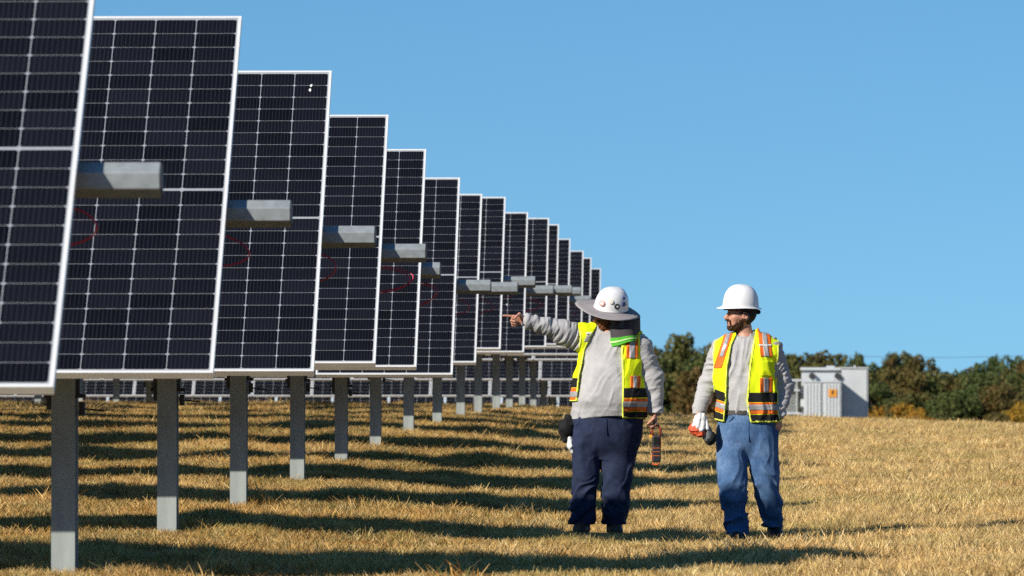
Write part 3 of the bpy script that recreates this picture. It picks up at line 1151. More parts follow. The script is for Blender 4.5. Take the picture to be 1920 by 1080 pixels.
def sticker(parent, centre, R_, dims, az, elv, rad, mats):
    """round sticker lying on the dome; az from face direction (-y) towards +x"""
    sx, sy, sz = dims

    def dome(a, e):
        rr = math.cos(e) ** 0.74
        return np.array([math.sin(a) * sx * rr, -math.cos(a) * sy * rr, .003 + sz * math.sin(e) ** .96])
    for k, (mat, rr, off) in enumerate(mats):
        c0 = dome(az, elv)
        n = c0 / np.array([sx * sx, sy * sy, sz * sz])
        n = n / np.linalg.norm(n)
        t1 = np.cross(n, [0, 0, 1.0])
        t1 /= np.linalg.norm(t1)
        t2 = np.cross(n, t1)
        mb = MB()
        pts = []
        ring = 16
        for i in range(ring):
            w = 2 * math.pi * i / ring
            q = c0 + n * (off + .002) + (t1 * math.cos(w) + t2 * math.sin(w)) * rr - n * (rr * rr) / .22
            g = np.array(centre) + R_ @ q
            mb.v.append(tuple(g))
        for i in range(ring):
            w = 2 * math.pi * i / ring
            q = c0 + n * (off - .006) + (t1 * math.cos(w) + t2 * math.sin(w)) * rr - n * (rr * rr) / .22
            mb.v.append(tuple(np.array(centre) + R_ @ q))
        top = c0 + n * (off + .002)
        mb.v.append(tuple(np.array(centre) + R_ @ top))
        for i in range(ring):
            j = (i + 1) % ring
            mb.f.append((i, j, 2 * ring))
            mb.f.append((i, ring + i, ring + j, j))
        mb.build('sticker', mat, parent)


M['st_red'] = simple('red_sticker', (.45, .16, .14), .5)
M['st_black'] = simple('black_sticker', (.02, .02, .02), .5)
M['st_cream'] = simple('cream_sticker', (.78, .72, .60), .5)
M['st_blue'] = simple('blue_sticker', (.06, .08, .22), .5)
dm1 = (.114, .134, .146)
hc1 = (.044, -.012, 1.683)
sticker(HAT1, hc1, H1R, dm1, .33, .26, .02, [(M['st_red'], .023, .006), (M['st_cream'], .013, .0075)])
sticker(HAT1, hc1, H1R, dm1, 1.27, .24, .02, [(M['st_black'], .021, .006), (M['label'], .008, .0075)])
sticker(HAT1, hc1, H1R, dm1, .84, .46, .02, [(M['st_cream'], .018, .006)])
sticker(HAT1, hc1, H1R, dm1, 1.72, .36, .02, [(M['st_blue'], .018, .006)])
sticker(HAT1, hc1, H1R, dm1, 1.74, .68, .012, [(M['st_blue'], .012, .007)])


def beard1(p):
    q = (p - c1) @ R1
    f = head_sdf(q) - .010 + cloth_noise(p, 90, 90, 40, .004, 51)
    g = np.maximum(q[:, 1] - .02, q[:, 2] + .028 - np.clip(np.abs(q[:, 0]) - .02, 0, .05) * .5)
    g = np.maximum(g, -ell(q, (0, -.1, -.062), (.018, .03, .006)))
    return np.maximum(f, g)


sdf_obj('beard', beard1, tuple(c1 - .16), tuple(c1 + np.array([.16, .16, .06])), .0045, M['beard_red'], P1)


def hair1(p):
    q = (p - c1) @ R1
    f = head_sdf(q) - .008 + cloth_noise(p, 60, 60, 20, .003, 52)
    g = np.maximum(-(q[:, 1] - .0), -(q[:, 2] + .09))
    return np.maximum(np.maximum(f, g), q[:, 2] - .08)


sdf_obj('hair', hair1, tuple(c1 - .17), tuple(c1 + .16), .005, M['beard'], P1)
# neck shade hanging from the brim


def cape_pt(u, v, off=0.0):
    a = math.radians(-172 + 262 * u)             # angle round the head in plan, 0 = image right
    rx, ry = .122 - .002 * v + off, .150 + .018 * v + off
    x = .136 + rx * math.cos(a) + .006 * math.sin(u * 31) * v
    y = -.005 + ry * math.sin(a) + .008 * math.sin(u * 23 + 1) * v
    top = 1.672 - .19 * (x - .02) * 1.0 + .27 * (y + .012) - .026
    bot = 1.392 + .22 * (x - .03)
    return (x, y, top + (bot - top) * v + .006 * math.sin(u * 19) * v)


cm = MB().grid(lambda u, v: cape_pt(u, v), 60, 12)
cm.grid(lambda u, v: cape_pt(1 - u, v, -.003), 60, 12)
CAPE = cm.build('neck_shade', M['mesh_cloth'], HAT1, smooth=True)
for nm_, v0, v1, of, mt in (('hem', .72, 1.03, .005, 'hivis_green'), ('hem_stripe', .84, .90, .009, 'hivis_pale')):
    cm = MB().grid(lambda u, v: cape_pt(u, v0 + (v1 - v0) * v + .02 * math.sin(u * 17), of), 60, 4)
    cm.grid(lambda u, v: cape_pt(1 - u, v0 + (v1 - v0) * v + .02 * math.sin((1 - u) * 17), of - .006), 60, 4)
    cm.build(nm_, M[mt], HAT1, smooth=True)

# pouch on the hip with a white rag
pm = sdf_obj('tool_pouch', lambda p: smin(np.maximum(ell(p, (-.285, -.03, .79), (.062, .075, .075)), band(p[:, 2], .725, .85)), cap(p, (-.27, -.03, .86), (-.29, -.05, .70), .03, .02), .02) + cloth_noise(p, 20, 20, 20, .006, 61),
             (-.40, -.16, .62), (-.2, .1, .92), .006, M['black_cloth'], P1)
sdf_obj('white_rag', lambda p: chain(p, [(-.262, -.05, .72), (-.255, -.055, .66), (-.242, -.06, .615)], [.014, .018, .012]) + cloth_noise(p, 40, 40, 20, .006, 62),
        (-.32, -.12, .58), (-.18, .02, .76), .005, M['label'], pm)

# hand-held meter
CM = empty('clamp_meter', (X1 + .378, DM - .055, G1 + .53))
tag(CM, 'black and orange clamp meter hanging from the fist of the pointing worker', 'meter')
M['tool_black'] = simple('tool_black', (.018, .018, .02), .45, 0, .2, 30)
M['tool_orange'] = simple('tool_orange', (.75, .14, .02), .45, 0, .1, 30)
M['tool_red'] = simple('tool_dark_red', (.30, .04, .015), .45, 0, .3, 30)
M['tool_amber'] = simple('tool_amber', (.80, .36, .02), .45, 0, .1, 30)
MB().box((0, 0, .105), (.064, .036, .20)).build('body', M['tool_black'], CM, bevel=.010)
MB().box((-.034, .0, .05), (.006, .022, .06)).box((.0335, 0, .15), (.005, .022, .07)).build('side_grip', M['tool_orange'], CM, bevel=.002)
for zz in (.055, .085, .112):
    MB().box((0, -.019, zz), (.052, .004, .0035)).build('orange_line', M['tool_orange'], CM, bevel=.001)
MB().box((0, -.0195, .165), (.044, .004, .05)).build('screen', M['lens'], CM, bevel=.001)
MB().tube([(-.02, 0, .195), (-.034, 0, .235), (-.02, 0, .272), (.012, 0, .278), (.030, 0, .25), (.028, 0, .20)], .008, 8).build('jaw', M['tool_red'], CM, smooth=True)
MB().box((-.042, -.005, .198), (.022, .02, .022)).build('trigger', M['tool_amber'], CM, bevel=.003)
MB().tube([(-.02, -.01, .01), (-.03, -.012, -.004), (.0, -.014, -.012), (.024, -.012, .0)], .006, 6).build('strap', M['tool_orange'], CM, smooth=True)

# ---------------------------------------------------------------- worker in jeans
X2 = wx(1410, DM)
G2 = gz(X2, DM)
P2 = empty('person', (X2, DM, G2))
tag(P2, 'worker in blue jeans walking, plain white helmet, looking left, gloves in hand', 'person')
T2 = spline_rings([(.86, -.034, 0, .205, .14), (.93, -.034, 0, .200, .138), (1.05, -.035, -.005, .198, .142), (1.21, -.045, 0, .208, .148), (1.34, -.05, .005, .218, .14),
                   (1.42, -.048, .008, .212, .128), (1.475, -.045, .01, .175, .108), (1.52, -.042, .012, .115, .085), (1.56, -.04, .012, .07, .07)], 48)
A2L = [(-.220, .01, 1.425), (-.325, .05, 1.17), (-.392, -.085, .978)]
A2R = [(.135, .01, 1.43), (.232, .06, 1.16), (.197, -.015, .952)]
c2 = np.array([-.082, -.005, 1.684])
R2 = frame_from((-.955, -.30, -.03), (.03, -.02, 1))
hand2L = hand_points((-.398, -.095, .968), (-.06, -.25, -1), (1, -.1, 0), curls=(.8, .85, .9, .9), thumb_curl=.5, side=1)
hand2R = hand_points((.196, -.02, .945), (-.07, -.12, -1), (-.75, .55, 0), curls=(.22, .32, .4, .45), thumb_curl=.25, side=-1)
L2A = spline_rings([(-.02, -.106, -.06, .082, .10), (.04, -.106, -.06, .081, .098), (.15, -.12, -.055, .079, .092), (.307, -.132, -.075, .086, .092), (.43, -.142, -.10, .094, .098),
                    (.60, -.148, -.055, .108, .115), (.74, -.14, -.01, .115, .13), (.88, -.12, 0, .11, .13)], 34)
L2B = spline_rings([(.02, .163, .16, .066, .09), (.08, .160, .15, .066, .088), (.15, .150, .12, .070, .084), (.307, .130, .04, .082, .088), (.43, .10, -.01, .096, .098),
                    (.60, .082, -.01, .110, .115), (.74, .070, 0, .116, .13), (.88, .05, 0, .11, .13)], 34)
HIP2 = spline_rings([(.60, -.034, 0, .10, .08), (.68, -.034, 0, .18, .12), (.78, -.034, 0, .223, .15), (.86, -.034, 0, .222, .152), (.95, -.034, 0, .206, .143), (.99, -.034, 0, .20, .14)], 24)


def body2(p):
    f = loft(p, T2) + .03
    f = smin(f, chain(p, A2L, [.05, .042, .029], .03), .03)
    f = smin(f, chain(p, A2R, [.05, .042, .029], .03), .03)
    f = smin(f, loft(p, HIP2) + .03, .02)
    f = np.minimum(f, np.minimum(loft(p, L2A), loft(p, L2B)) + .028)
    f = smin(f, cap(p, (-.04, .02, 1.48), (-.068, .018, 1.64), .058, .056), .03)
    f = smin(f, head_sdf((p - c2) @ R2), .015)
    f = smin(f, hand_sdf(p, hand2L), .008)
    f = smin(f, hand_sdf(p, hand2R), .008)
    return f


sdf_obj('body', body2, (-.56, -.36, .05), (.38, .34, 1.85), .0045, M['skin'], P2)


def shirt2(p):
    f = loft(p, T2) + cloth_noise(p, 12, 8, 3, .006, 71) + cloth_noise(p, 18, 12, 16, .002, 72) + fold_dir(p, (.25, 0, 1), 4, 22, .004, 77)
    g = chain(p, A2L, [.086, .064, .046], .03) + folds_axis(p, A2L[0], A2L[2], 28, .0075, 73, 6) + folds_axis(p, A2L[0], A2L[2], 58, .004, 74, 9)
    g = np.maximum(g, .955 - p[:, 2])
    h = chain(p, A2R, [.088, .066, .047], .03) + folds_axis(p, A2R[0], A2R[2], 28, .0075, 75, 6) + folds_axis(p, A2R[0], A2R[2], 58, .004, 76, 9)
    h = np.maximum(h, .935 - p[:, 2])
    f = smin(smin(f, g, .045), h, .045)
    arm = np.minimum(g, h)
    f = np.where(arm < .01, f, np.maximum(f, .925 - p[:, 2]))
    return np.maximum(f, -cap(p, (-.048, -.012, 1.515), (-.06, -.012, 1.7), .062, .085))


sdf_obj('shirt', shirt2, (-.50, -.26, .88), (.36, .26, 1.60), .006, M['grey_shirt'], P2)
MB().tube([(-.048 + .066 * math.cos(a), .0 + .068 * math.sin(a), 1.532 + .014 * math.sin(a)) for a in np.linspace(0, 2 * math.pi, 30)], .008, 8, cap=False).build('collar', M['grey_shirt'], P2, smooth=True)
cuff(P2, (-.390, -.082, .985), (-.400, -.098, .945), .040, M['grey_shirt'])
cuff(P2, (.198, -.012, .962), (.194, -.02, .922), .040, M['grey_shirt'])


def jeans(p):
    f = loft(p, HIP2)
    lowa = np.clip((.62 - p[:, 2]) / .3, 0, 1)
    a = loft(p, L2A) + fold_dir(p, (.8, 0, .6), 5, 18, .013, 81) * (.2 + lowa) + fold_dir(p, (.15, 0, 1), 3, 16, .009, 82) * (1 - .4 * lowa)
    b_ = loft(p, L2B) + fold_dir(p, (.6, 0, -.8), 5, 18, .013, 83) * (.2 + lowa) + fold_dir(p, (-.2, 0, 1), 3, 16, .009, 84) * (1 - .4 * lowa)
    a = np.maximum(a, .068 - p[:, 2])
    b_ = np.maximum(b_, .115 - p[:, 2])
    f = smin(f + cloth_noise(p, 14, 6, 10, .005, 85), np.minimum(a, b_), .022)
    return np.maximum(f, p[:, 2] - .968)


JN = sdf_obj('jeans', jeans, (-.34, -.28, .0), (.32, .32, 1.02), .006, M['denim'], P2)
MB().box((-.028, -.154, .83), (.006, .010, .15)).build('fly_seam', M['denim'], JN)
for sx_ in (-1, 1):
    pts = [(-.034 + sx_ * (.10 + .10 * t), -.134 + .10 * t * t, .945 - .09 * t ** .6) for t in np.linspace(0.02, 1, 8)]
    MB().tube(pts, .004, 5).build('pocket_seam', M['navy'], JN, smooth=True)
bl = sdf_obj('belt', lambda p: np.maximum(loft(p, HIP2) - .006, band(p[:, 2], .945, .982)), (-.30, -.22, .92), (.24, .22, 1.0), .005, M['dark_boot'], P2)
MB().box((-.012, -.154, .9635), (.05, .016, .038)).build('buckle', M['steel'], bl, bevel=.004)
boot(P2, -.108, -.085, .0, -.12, M['dark_boot'])
boot(P2, .168, .145, .045, .12, M['dark_boot'], lift=.30)


def vest2_base(p):
    f = loft(p, T2) + cloth_noise(p, 14, 8, 4, .009, 91) + fold_dir(p, (-.3, 0, 1), 5, 30, .004, 92) - .012 * np.clip((1.3 - p[:, 2]) / .4, 0, 1)
    f = smin(f, cap(p, (-.16, .01, 1.436), (-.215, .012, 1.405), .096, .092), .04)
    f = smin(f, cap(p, (.08, .01, 1.440), (.128, .012, 1.415), .096, .092), .04)
    return f


def vest2_region(p):
    z, x = p[:, 2], p[:, 0]
    xl = np.interp(z, [.88, .915, 1.05, 1.30, 1.46, 1.54], [-.20, -.203, -.190, -.180, -.150, -.115])
    xr = np.interp(z, [.88, .90, 1.05, 1.30, 1.46, 1.545], [-.01, -.015, -.040, -.020, .005, .025])
    front = np.minimum(x - xl, xr - x)
    g = np.where(p[:, 1] < .03, front, -(p[:, 1] - .03) - .02)
    g = np.maximum(g, -chain(p, [(-.297, .02, 1.40), (-.335, .04, 1.17), (-.395, -.08, .98)], [.095, .072, .055]))
    g = np.maximum(g, -chain(p, [(.216, .02, 1.40), (.24, .05, 1.16), (.205, -.01, .95)], [.095, .072, .055]))
    hem = .893 + np.where(x < -.1, (x + .2) * -.25, (x > .0) * 0.0)
    g = np.maximum(g, hem - z)
    g = np.maximum(g, -cap(p, (-.048, -.0, 1.515), (-.06, -.0, 1.7), .072, .09))
    return g


B2lo, B2hi = (-.40, -.28, .84), (.30, .26, 1.18)
V2 = sdf_obj('safety_vest', lambda p: np.maximum(vest2_base(p) - .014, vest2_region(p)), (-.42, -.28, .84), (.32, .26, 1.60), .006, M['hivis'], P2)


def zs2(p):
    return p[:, 2] + np.where(p[:, 0] < -.12, (p[:, 0] + .2) * .35, 0)


vband('black_band', vest2_base, vest2_region, lambda p: band(zs2(p), 1.040, 1.113), .0165, M['black_cloth'], V2, B2lo, B2hi)
vband('orange_band', vest2_base, vest2_region, lambda p: band(zs2(p), .952, 1.040), .0165, M['orange'], V2, B2lo, B2hi)
vband('reflective_tape', vest2_base, vest2_region, lambda p: band(zs2(p), .981, 1.026), .0195, M['tape'], V2, B2lo, B2hi)
vband('black_band', vest2_base, vest2_region, lambda p: band(zs2(p), .80, .952), .0165, M['black_cloth'], V2, B2lo, B2hi)
vband('orange_patch', vest2_base, vest2_region, lambda p: np.maximum(band(p[:, 2], 1.113, 1.222), band(p[:, 0], .055, .150)), .018, M['orange'], V2, (-.02, -.28, 1.08), (.25, .1, 1.27))
vband('reflective_tape', vest2_base, vest2_region, lambda p: np.maximum(band(p[:, 2], 1.113, 1.222), band(p[:, 0], .085, .122)), .021, M['tape'], V2, (-.02, -.28, 1.08), (.25, .1, 1.27))


def sl2(p):
    return p[:, 0] - (p[:, 2] - 1.40) * -.10


vband('shoulder_stripe', vest2_base, vest2_region, lambda p: np.maximum(np.maximum(band(p[:, 2], 1.375, 1.62), band(sl2(p), .058, .150)), p[:, 1] - .06), .018, M['orange'], V2, (-.05, -.28, 1.33), (.28, .14, 1.6))
vband('reflective_tape', vest2_base, vest2_region, lambda p: np.maximum(np.maximum(band(p[:, 2], 1.375, 1.62), band(sl2(p), .085, .125)), p[:, 1] - .06), .021, M['tape'], V2, (-.05, -.28, 1.33), (.28, .14, 1.6))
vband('white_label', vest2_base, vest2_region, lambda p: np.maximum(np.maximum(band(p[:, 2], 1.452, 1.468), band(p[:, 0], .05, .145)), p[:, 1] - .0), .023, M['label'], V2, (-.05, -.28, 1.33), (.28, .14, 1.6))


def sr2(p):
    return p[:, 0] - (p[:, 2] - 1.40) * .32


vband('shoulder_stripe', vest2_base, vest2_region, lambda p: np.maximum(np.maximum(band(p[:, 2], 1.29, 1.62), band(sr2(p), -.252, -.188)), p[:, 1] - .06), .018, M['orange'], V2, (-.42, -.28, 1.25), (-.05, .14, 1.6))
vband('reflective_tape', vest2_base, vest2_region, lambda p: np.maximum(np.maximum(band(p[:, 2], 1.375, 1.62), band(sr2(p), -.235, -.203)), p[:, 1] - .06), .021, M['tape'], V2, (-.42, -.28, 1.25), (-.05, .14, 1.6))
vband('piping', vest2_base, lambda p: np.maximum(vest2_region(p), -(vest2_region(p) + .016)), lambda p: np.maximum(band(p[:, 2], .86, 1.5), p[:, 1] - .0), .018, M['zip'], V2, (-.42, -.28, .84), (.32, .1, 1.60))
pk = vband('pocket', vest2_base, vest2_region, lambda p: np.maximum(band(p[:, 2], 1.23, 1.345), band(p[:, 0], .05, .155)), .019, M['hivis'], V2, (-.02, -.28, 1.2), (.25, .1, 1.38))

hat2 = hat_dome((-.084, -.004, 1.742), frame_from((-.955, -.30, -.05), (.05, -.02, 1)), .114, .136, .160, .045)
HAT2 = hat2.build('hard_hat', M['white_abs'], P2, smooth=True)
h2c, H2R = np.array([-.084, -.004, 1.742]), frame_from((-.955, -.30, -.05), (.05, -.02, 1))


def hloc(q):
    return tuple(h2c + H2R @ np.array(q))


# accessory slot and suspension
slot = MB()
slot.tube([hloc((-.117, .035, .014)), hloc((-.113, .065, .014))], .008, 8)
slot.build('accessory_slot', M['white_abs'], HAT2, smooth=True)
MB().tube([hloc((-.03, .128, -.03)), hloc((0.0, .140, -.03)), hloc((.03, .128, -.03))], [.014, .018, .014], 10).build('suspension_knob', M['black_cloth'], HAT2, smooth=True)
MB().tube([hloc((.112 * math.sin(a) * .9, .132 * math.cos(a) * .92, -.016)) for a in np.linspace(0, 2 * math.pi, 40)], .011, 8, cap=False).build('suspension_band', M['black_cloth'], HAT2, smooth=True)
MB().tube([hloc((.112 * math.sin(a) * .9, .132 * math.cos(a) * .92, -.016)) for a in np.linspace(0, 2 * math.pi, 40)], .009, 8, cap=False)


def hair2(p):
    q = (p - c2) @ R2
    f = head_sdf(q) - .011 + cloth_noise(p, 60, 60, 25, .004, 95)
    line = np.interp(q[:, 1], [-.02, .0, .03, .06], [.012, .0, -.06, -.085])
    g = np.maximum(-(q[:, 1] + .012), -(q[:, 2] - line))
    g = np.maximum(g, -np.minimum(ell(q, (-.085, .010, -.008), (.02, .022, .034)), ell(q, (.085, .010, -.008), (.02, .022, .034))))
    return np.maximum(f, g)


sdf_obj('hair', hair2, tuple(c2 - .17), tuple(c2 + .17), .005, M['hair'], P2)


def beard2(p):
    q = (p - c2) @ R2
    f = head_sdf(q) - .0055 + cloth_noise(p, 95, 95, 45, .003, 96)
    top = np.interp(np.abs(q[:, 0]), [0, .02, .045, .06, .075], [-.081, -.081, -.074, -.056, -.024])
    g = np.maximum(q[:, 2] - top, q[:, 1] - .006)
    mous = np.maximum(np.maximum(band(q[:, 2], -.051, -.038), np.abs(q[:, 0]) - .03), q[:, 1] + .06)
    side = np.maximum(np.maximum(band(q[:, 2], -.082, -.046), band(np.abs(q[:, 0]), .026, .032)), q[:, 1] + .05)
    g = np.minimum(np.minimum(g, mous), side)
    return np.maximum(f, g)


sdf_obj('beard', beard2, tuple(c2 - .17), tuple(c2 + np.array([.16, .16, .04])), .004, M['beard'], P2)
GL = sdf_obj('safety_glasses', lambda p: (lambda q: np.maximum(np.maximum(head_sdf(q) - .013, band(q[:, 2], -.006, .036)), np.maximum(q[:, 1] + .035, -.0)))((p - c2) @ R2),
             tuple(c2 - .16), tuple(c2 + .16), .0045, M['lens'], P2)
for s in (-1, 1):
    pts = [tuple(c2 + R2 @ np.array(q)) for q in ((s * .072, -.04, .016), (s * .083, .0, .014), (s * .083, .03, .008))]
    MB().tube(pts, .004, 6).build('temple', M['black_cloth'], GL, smooth=True)

# gloves carried in the hand
gx, gy, gz0 = X2, DM, G2
M['glove_white'] = simple('white_knit', (.66, .65, .64), .9, 0, .08, 60, .4, 200)
M['glove_red'] = simple('red_orange_rubber', (.62, .09, .03), .6, 0, .35, 45, .3, 90)
M['glove_grey'] = simple('grey_rubber', (.16, .17, .18), .7, 0, .15, 40)


def glove_fingers(p):
    f = None
    for a, b_, r0, r1 in (((-.41, -.16, .93), (-.43, -.185, .865), .016, .015), ((-.385, -.17, .945), (-.40, -.20, .86), .017, .015), ((-.36, -.165, .945), (-.365, -.195, .85), .017, .015),
                          ((-.345, -.15, .925), (-.33, -.18, .85), .016, .014), ((-.40, -.18, .89), (-.375, -.20, .835), .017, .015)):
        g = cap(p, a, b_, r0, r1)
        f = g if f is None else smin(f, g, .006)
    return f + cloth_noise(p, 50, 50, 50, .003, 97)


def at_off(o, v):
    o.location = (0, 0, 0)
    return o


GLV = empty('work_gloves', (gx - .39, gy - .16, gz0 + .79))
tag(GLV, 'bunched white and red work gloves in the hand of the jeans worker', 'gloves')


def shift(fn, ox, oy, oz):
    return lambda p: fn(p + np.array([ox, oy, oz]))


ox, oy, oz = -.39, -.16, .79
sdf_obj('white_fingers', shift(glove_fingers, ox, oy, oz), (-.10, -.12, .0), (.12, .08, .2), .004, M['glove_white'], GLV)
sdf_obj('red_palm', shift(lambda p: smin(ell(p, (-.418, -.165, .845), (.044, .04, .045)), ell(p, (-.385, -.17, .82), (.04, .035, .03)), .02) + cloth_noise(p, 30, 30, 30, .008, 98), ox, oy, oz),
        (-.12, -.12, -.06), (.12, .1, .15), .0045, M['glove_red'], GLV)
BG = empty('padded_glove', (gx - .315, gy - .14, gz0 + .73))
tag(BG, 'dark grey rounded glove with black underside hanging between gloves and jeans', 'glove')
ox2, oy2, oz2 = -.315, -.14, .73
sdf_obj('shell', shift(lambda p: smin(ell(p, (-.328, -.15, .80), (.036, .035, .055)), ell(p, (-.335, -.15, .84), (.025, .025, .035)), .02) + cloth_noise(p, 30, 30, 20, .004, 99), ox2, oy2, oz2), (-.1, -.1, -.02), (.1, .1, .18), .0045, M['glove_grey'], BG)
sdf_obj('palm_pad', shift(lambda p: ell(p, (-.306, -.135, .775), (.042, .045, .05)) + cloth_noise(p, 30, 30, 20, .006, 100), ox2, oy2, oz2), (-.1, -.1, -.04), (.1, .1, .14), .0045, M['black_cloth'], BG)

# ------------------------------------------------------------------ transformer beyond the crest
M['ral'] = simple('pale_grey_paint', (0.47, 0.495, 0.505), 0.45, 0, 0.05, 3)
M['ral2'] = simple('pale_grey_paint_fins', (0.34, 0.36, 0.355), 0.5, 0, 0.06, 3)
M['sign_orange'] = simple('sign_orange', (0.66, 0.28, 0.03), 0.5, 0, 0.05, 4)
M['sign_black'] = simple('sign_black', (0.02, 0.02, 0.02), 0.5)
M['concrete'] = simple('concrete', (0.35, 0.34, 0.32), 0.9, 0, 0.12, 3)
TY = 260.0


def tx(px):
    return wx(px, TY)


def tzz(py):
    return wz(py, TY)


tg = gz(tx(1550), TY)
TR = empty('transformer', (tx(1550), TY, tg))
tag(TR, 'pale grey outdoor electrical transformer cabinet with orange warning sign in the field', 'transformer')
ox_, oz_ = tx(1550), tg


def tbox(name, px0, px1, py0, py1, y0, y1, mat=None, bev=0.02, parent=None):
    a, b_ = tx(px0) - ox_, tx(px1) - ox_
    z0, z1 = tzz(py1) - oz_, tzz(py0) - oz_
    return MB().box(((a + b_) / 2, (y0 + y1) / 2, (z0 + z1) / 2), (b_ - a, y1 - y0, z1 - z0)).build(name, mat or M['ral'], parent or TR, bevel=bev)


base_py = VY + (EYE - tg) * F / TY
tbox('pad', 1470, 1634, base_py - 7, base_py + 10, -.2, 3.4, M['concrete'])
CB = tbox('cabinet', 1507, 1577.5, 719, base_py - 6.5, 0.03, 1.25)
for x0_, x1_ in ((1507.5, 1540.6), (1543.8, 1577)):
    dr = tbox('door', x0_, x1_, 717, base_py - 9, -.02, .05, parent=TR)
    for q in range(5):
        xx = x0_ + 4 + q * 6
        tbox('rib', xx, xx + 2.4, 720, base_py - 12, -.045, -.018, parent=dr, bev=.008)
tbox('cabinet_roof', 1506, 1578.3, 715, 717.4, -.06, 1.24)
HB = tbox('tall_enclosure', 1578.8, 1628.6, 691, base_py - 6.4, 1.26, 3.0)
tbox('enclosure_roof', 1577.8, 1629.6, 688.6, 691.2, 1.2, 3.06)
tbox('edge_trim', 1623.5, 1626, 693, base_py - 8, 1.235, 1.262)
tbox('vent_pipe', 1602.5, 1606, 684.8, 688.8, 2.0, 2.1)
TK = tbox('tank', 1504, 1577.3, 699, base_py - 6.5, 1.32, 2.5)
tbox('tank_lid', 1501.5, 1577.6, 689, 694.5, 1.27, 2.6)
tbox('tank_neck', 1507, 1575, 694.3, 699.5, 1.42, 2.4, M['ral2'])
tbox('filler_cap', 1551, 1566, 685.8, 689.3, 1.6, 2.0)
for cxp, cyp, rr in ((1523, 705, 6), (1571, 705, 6)):
    c_ = (tx(cxp) - ox_, 1.36, tzz(cyp) - oz_)
    MB().tube([c_, (c_[0], 1.1, c_[2])], [rr / 46 * 1.0, rr / 46 * .9], 16).build('gauge', M['darksteel'], TR, smooth=False)
for cxp, cyp in ((1529, 716), (1563, 716.5)):
    tbox('lifting_lug', cxp - 2.5, cxp + 2.5, cyp - 5, cyp, .1, .3, M['ral2'])
tbox('side_box', 1501, 1507.2, 749, 763, .25, .7)
tbox('drain_valve', 1500, 1506, 774, 782, .3, .5, M['ral2'])
RA = tbox('radiator_rail', 1473, 1505, 711, 715, .3, .5)
tbox('radiator_rail', 1473, 1500, 730, 733.5, .28, .44)
tbox('radiator_rail', 1473, 1500, 773, 777.5, .28, .48)
tbox('radiator_bar', 1493, 1495.2, 714.8, 773.2, .285, .42)
for q in range(9):
    tbox('radiator_fin', 1473.5 + q * 2.9, 1474.9 + q * 2.9, 714.5, 774, .46, 1.1, M['ral2'], .004)
SG = tbox('warning_sign', 1553, 1568.5, 729.5, 744.5, -.065, -.046, M['sign_orange'], .003)
sc_ = 1.0 / 46.15
sxc, szc = tx(1561) - ox_, tzz(737) - oz_
bolt = [(-1.2, 5.2), (2.6, 5.2), (.9, 1.2), (3.2, 1.2), (-2.2, -5.4), (-.4, -.8), (-2.8, -.8)]
MB().prism([(sxc + a * sc_, szc + b_ * sc_) for a, b_ in bolt], 'y', -.070, -.0655).build('bolt_symbol', M['sign_black'], SG)

# ------------------------------------------------------------------ trees
m_leaf = {}


def leafmat(name, stops):
    m, nt, p = newmat(name)
    oi = nt.nodes.new('ShaderNodeObjectInfo')
    n = noise_node(nt, 5.0, 3, rough=.6)
    ad = nt.nodes.new('ShaderNodeMath'); ad.operation = 'MULTIPLY_ADD'
    ad.inputs[1].default_value = 0.30
    nt.links.new(oi.outputs['Random'], ad.inputs[0])
    nt.links.new(n.outputs['Fac'], ad.inputs[2])
    r = ramp(nt, ad.outputs[0], stops)
    nt.links.new(r.outputs[0], p.inputs['Base Color'])
    p.inputs['Roughness'].default_value = 0.7
    p.inputs['Specular IOR Level'].default_value = 0.25
    tr = nt.nodes.new('ShaderNodeBsdfTranslucent')
    nt.links.new(r.outputs[0], tr.inputs['Color'])
    ms = nt.nodes.new('ShaderNodeMixShader')
    ms.inputs[0].default_value = 0.25
    nt.links.new(p.outputs[0], ms.inputs[1]); nt.links.new(tr.outputs[0], ms.inputs[2])
    nt.links.new(ms.outputs[0], nt.nodes['Material Output'].inputs[0])
    return m


LM = {'olive': leafmat('olive_leaves', [(.35, (.06, .078, .02)), (.6, (.105, .105, .028)), (.9, (.16, .11, .03))]),
      'green': leafmat('green_leaves', [(.35, (.04, .07, .02)), (.6, (.075, .10, .026)), (.9, (.13, .13, .035))]),
      'brown': leafmat('browning_leaves', [(.35, (.055, .066, .018)), (.6, (.095, .082, .022)), (.9, (.15, .085, .024))]),
      'gold': leafmat('golden_leaves', [(.35, (.24, .17, .025)), (.6, (.40, .23, .025)), (.85, (.46, .18, .025))])}
M['bark'] = simple('bark', (.09, .07, .055), .9, 0, .3, 4, .3, 20)


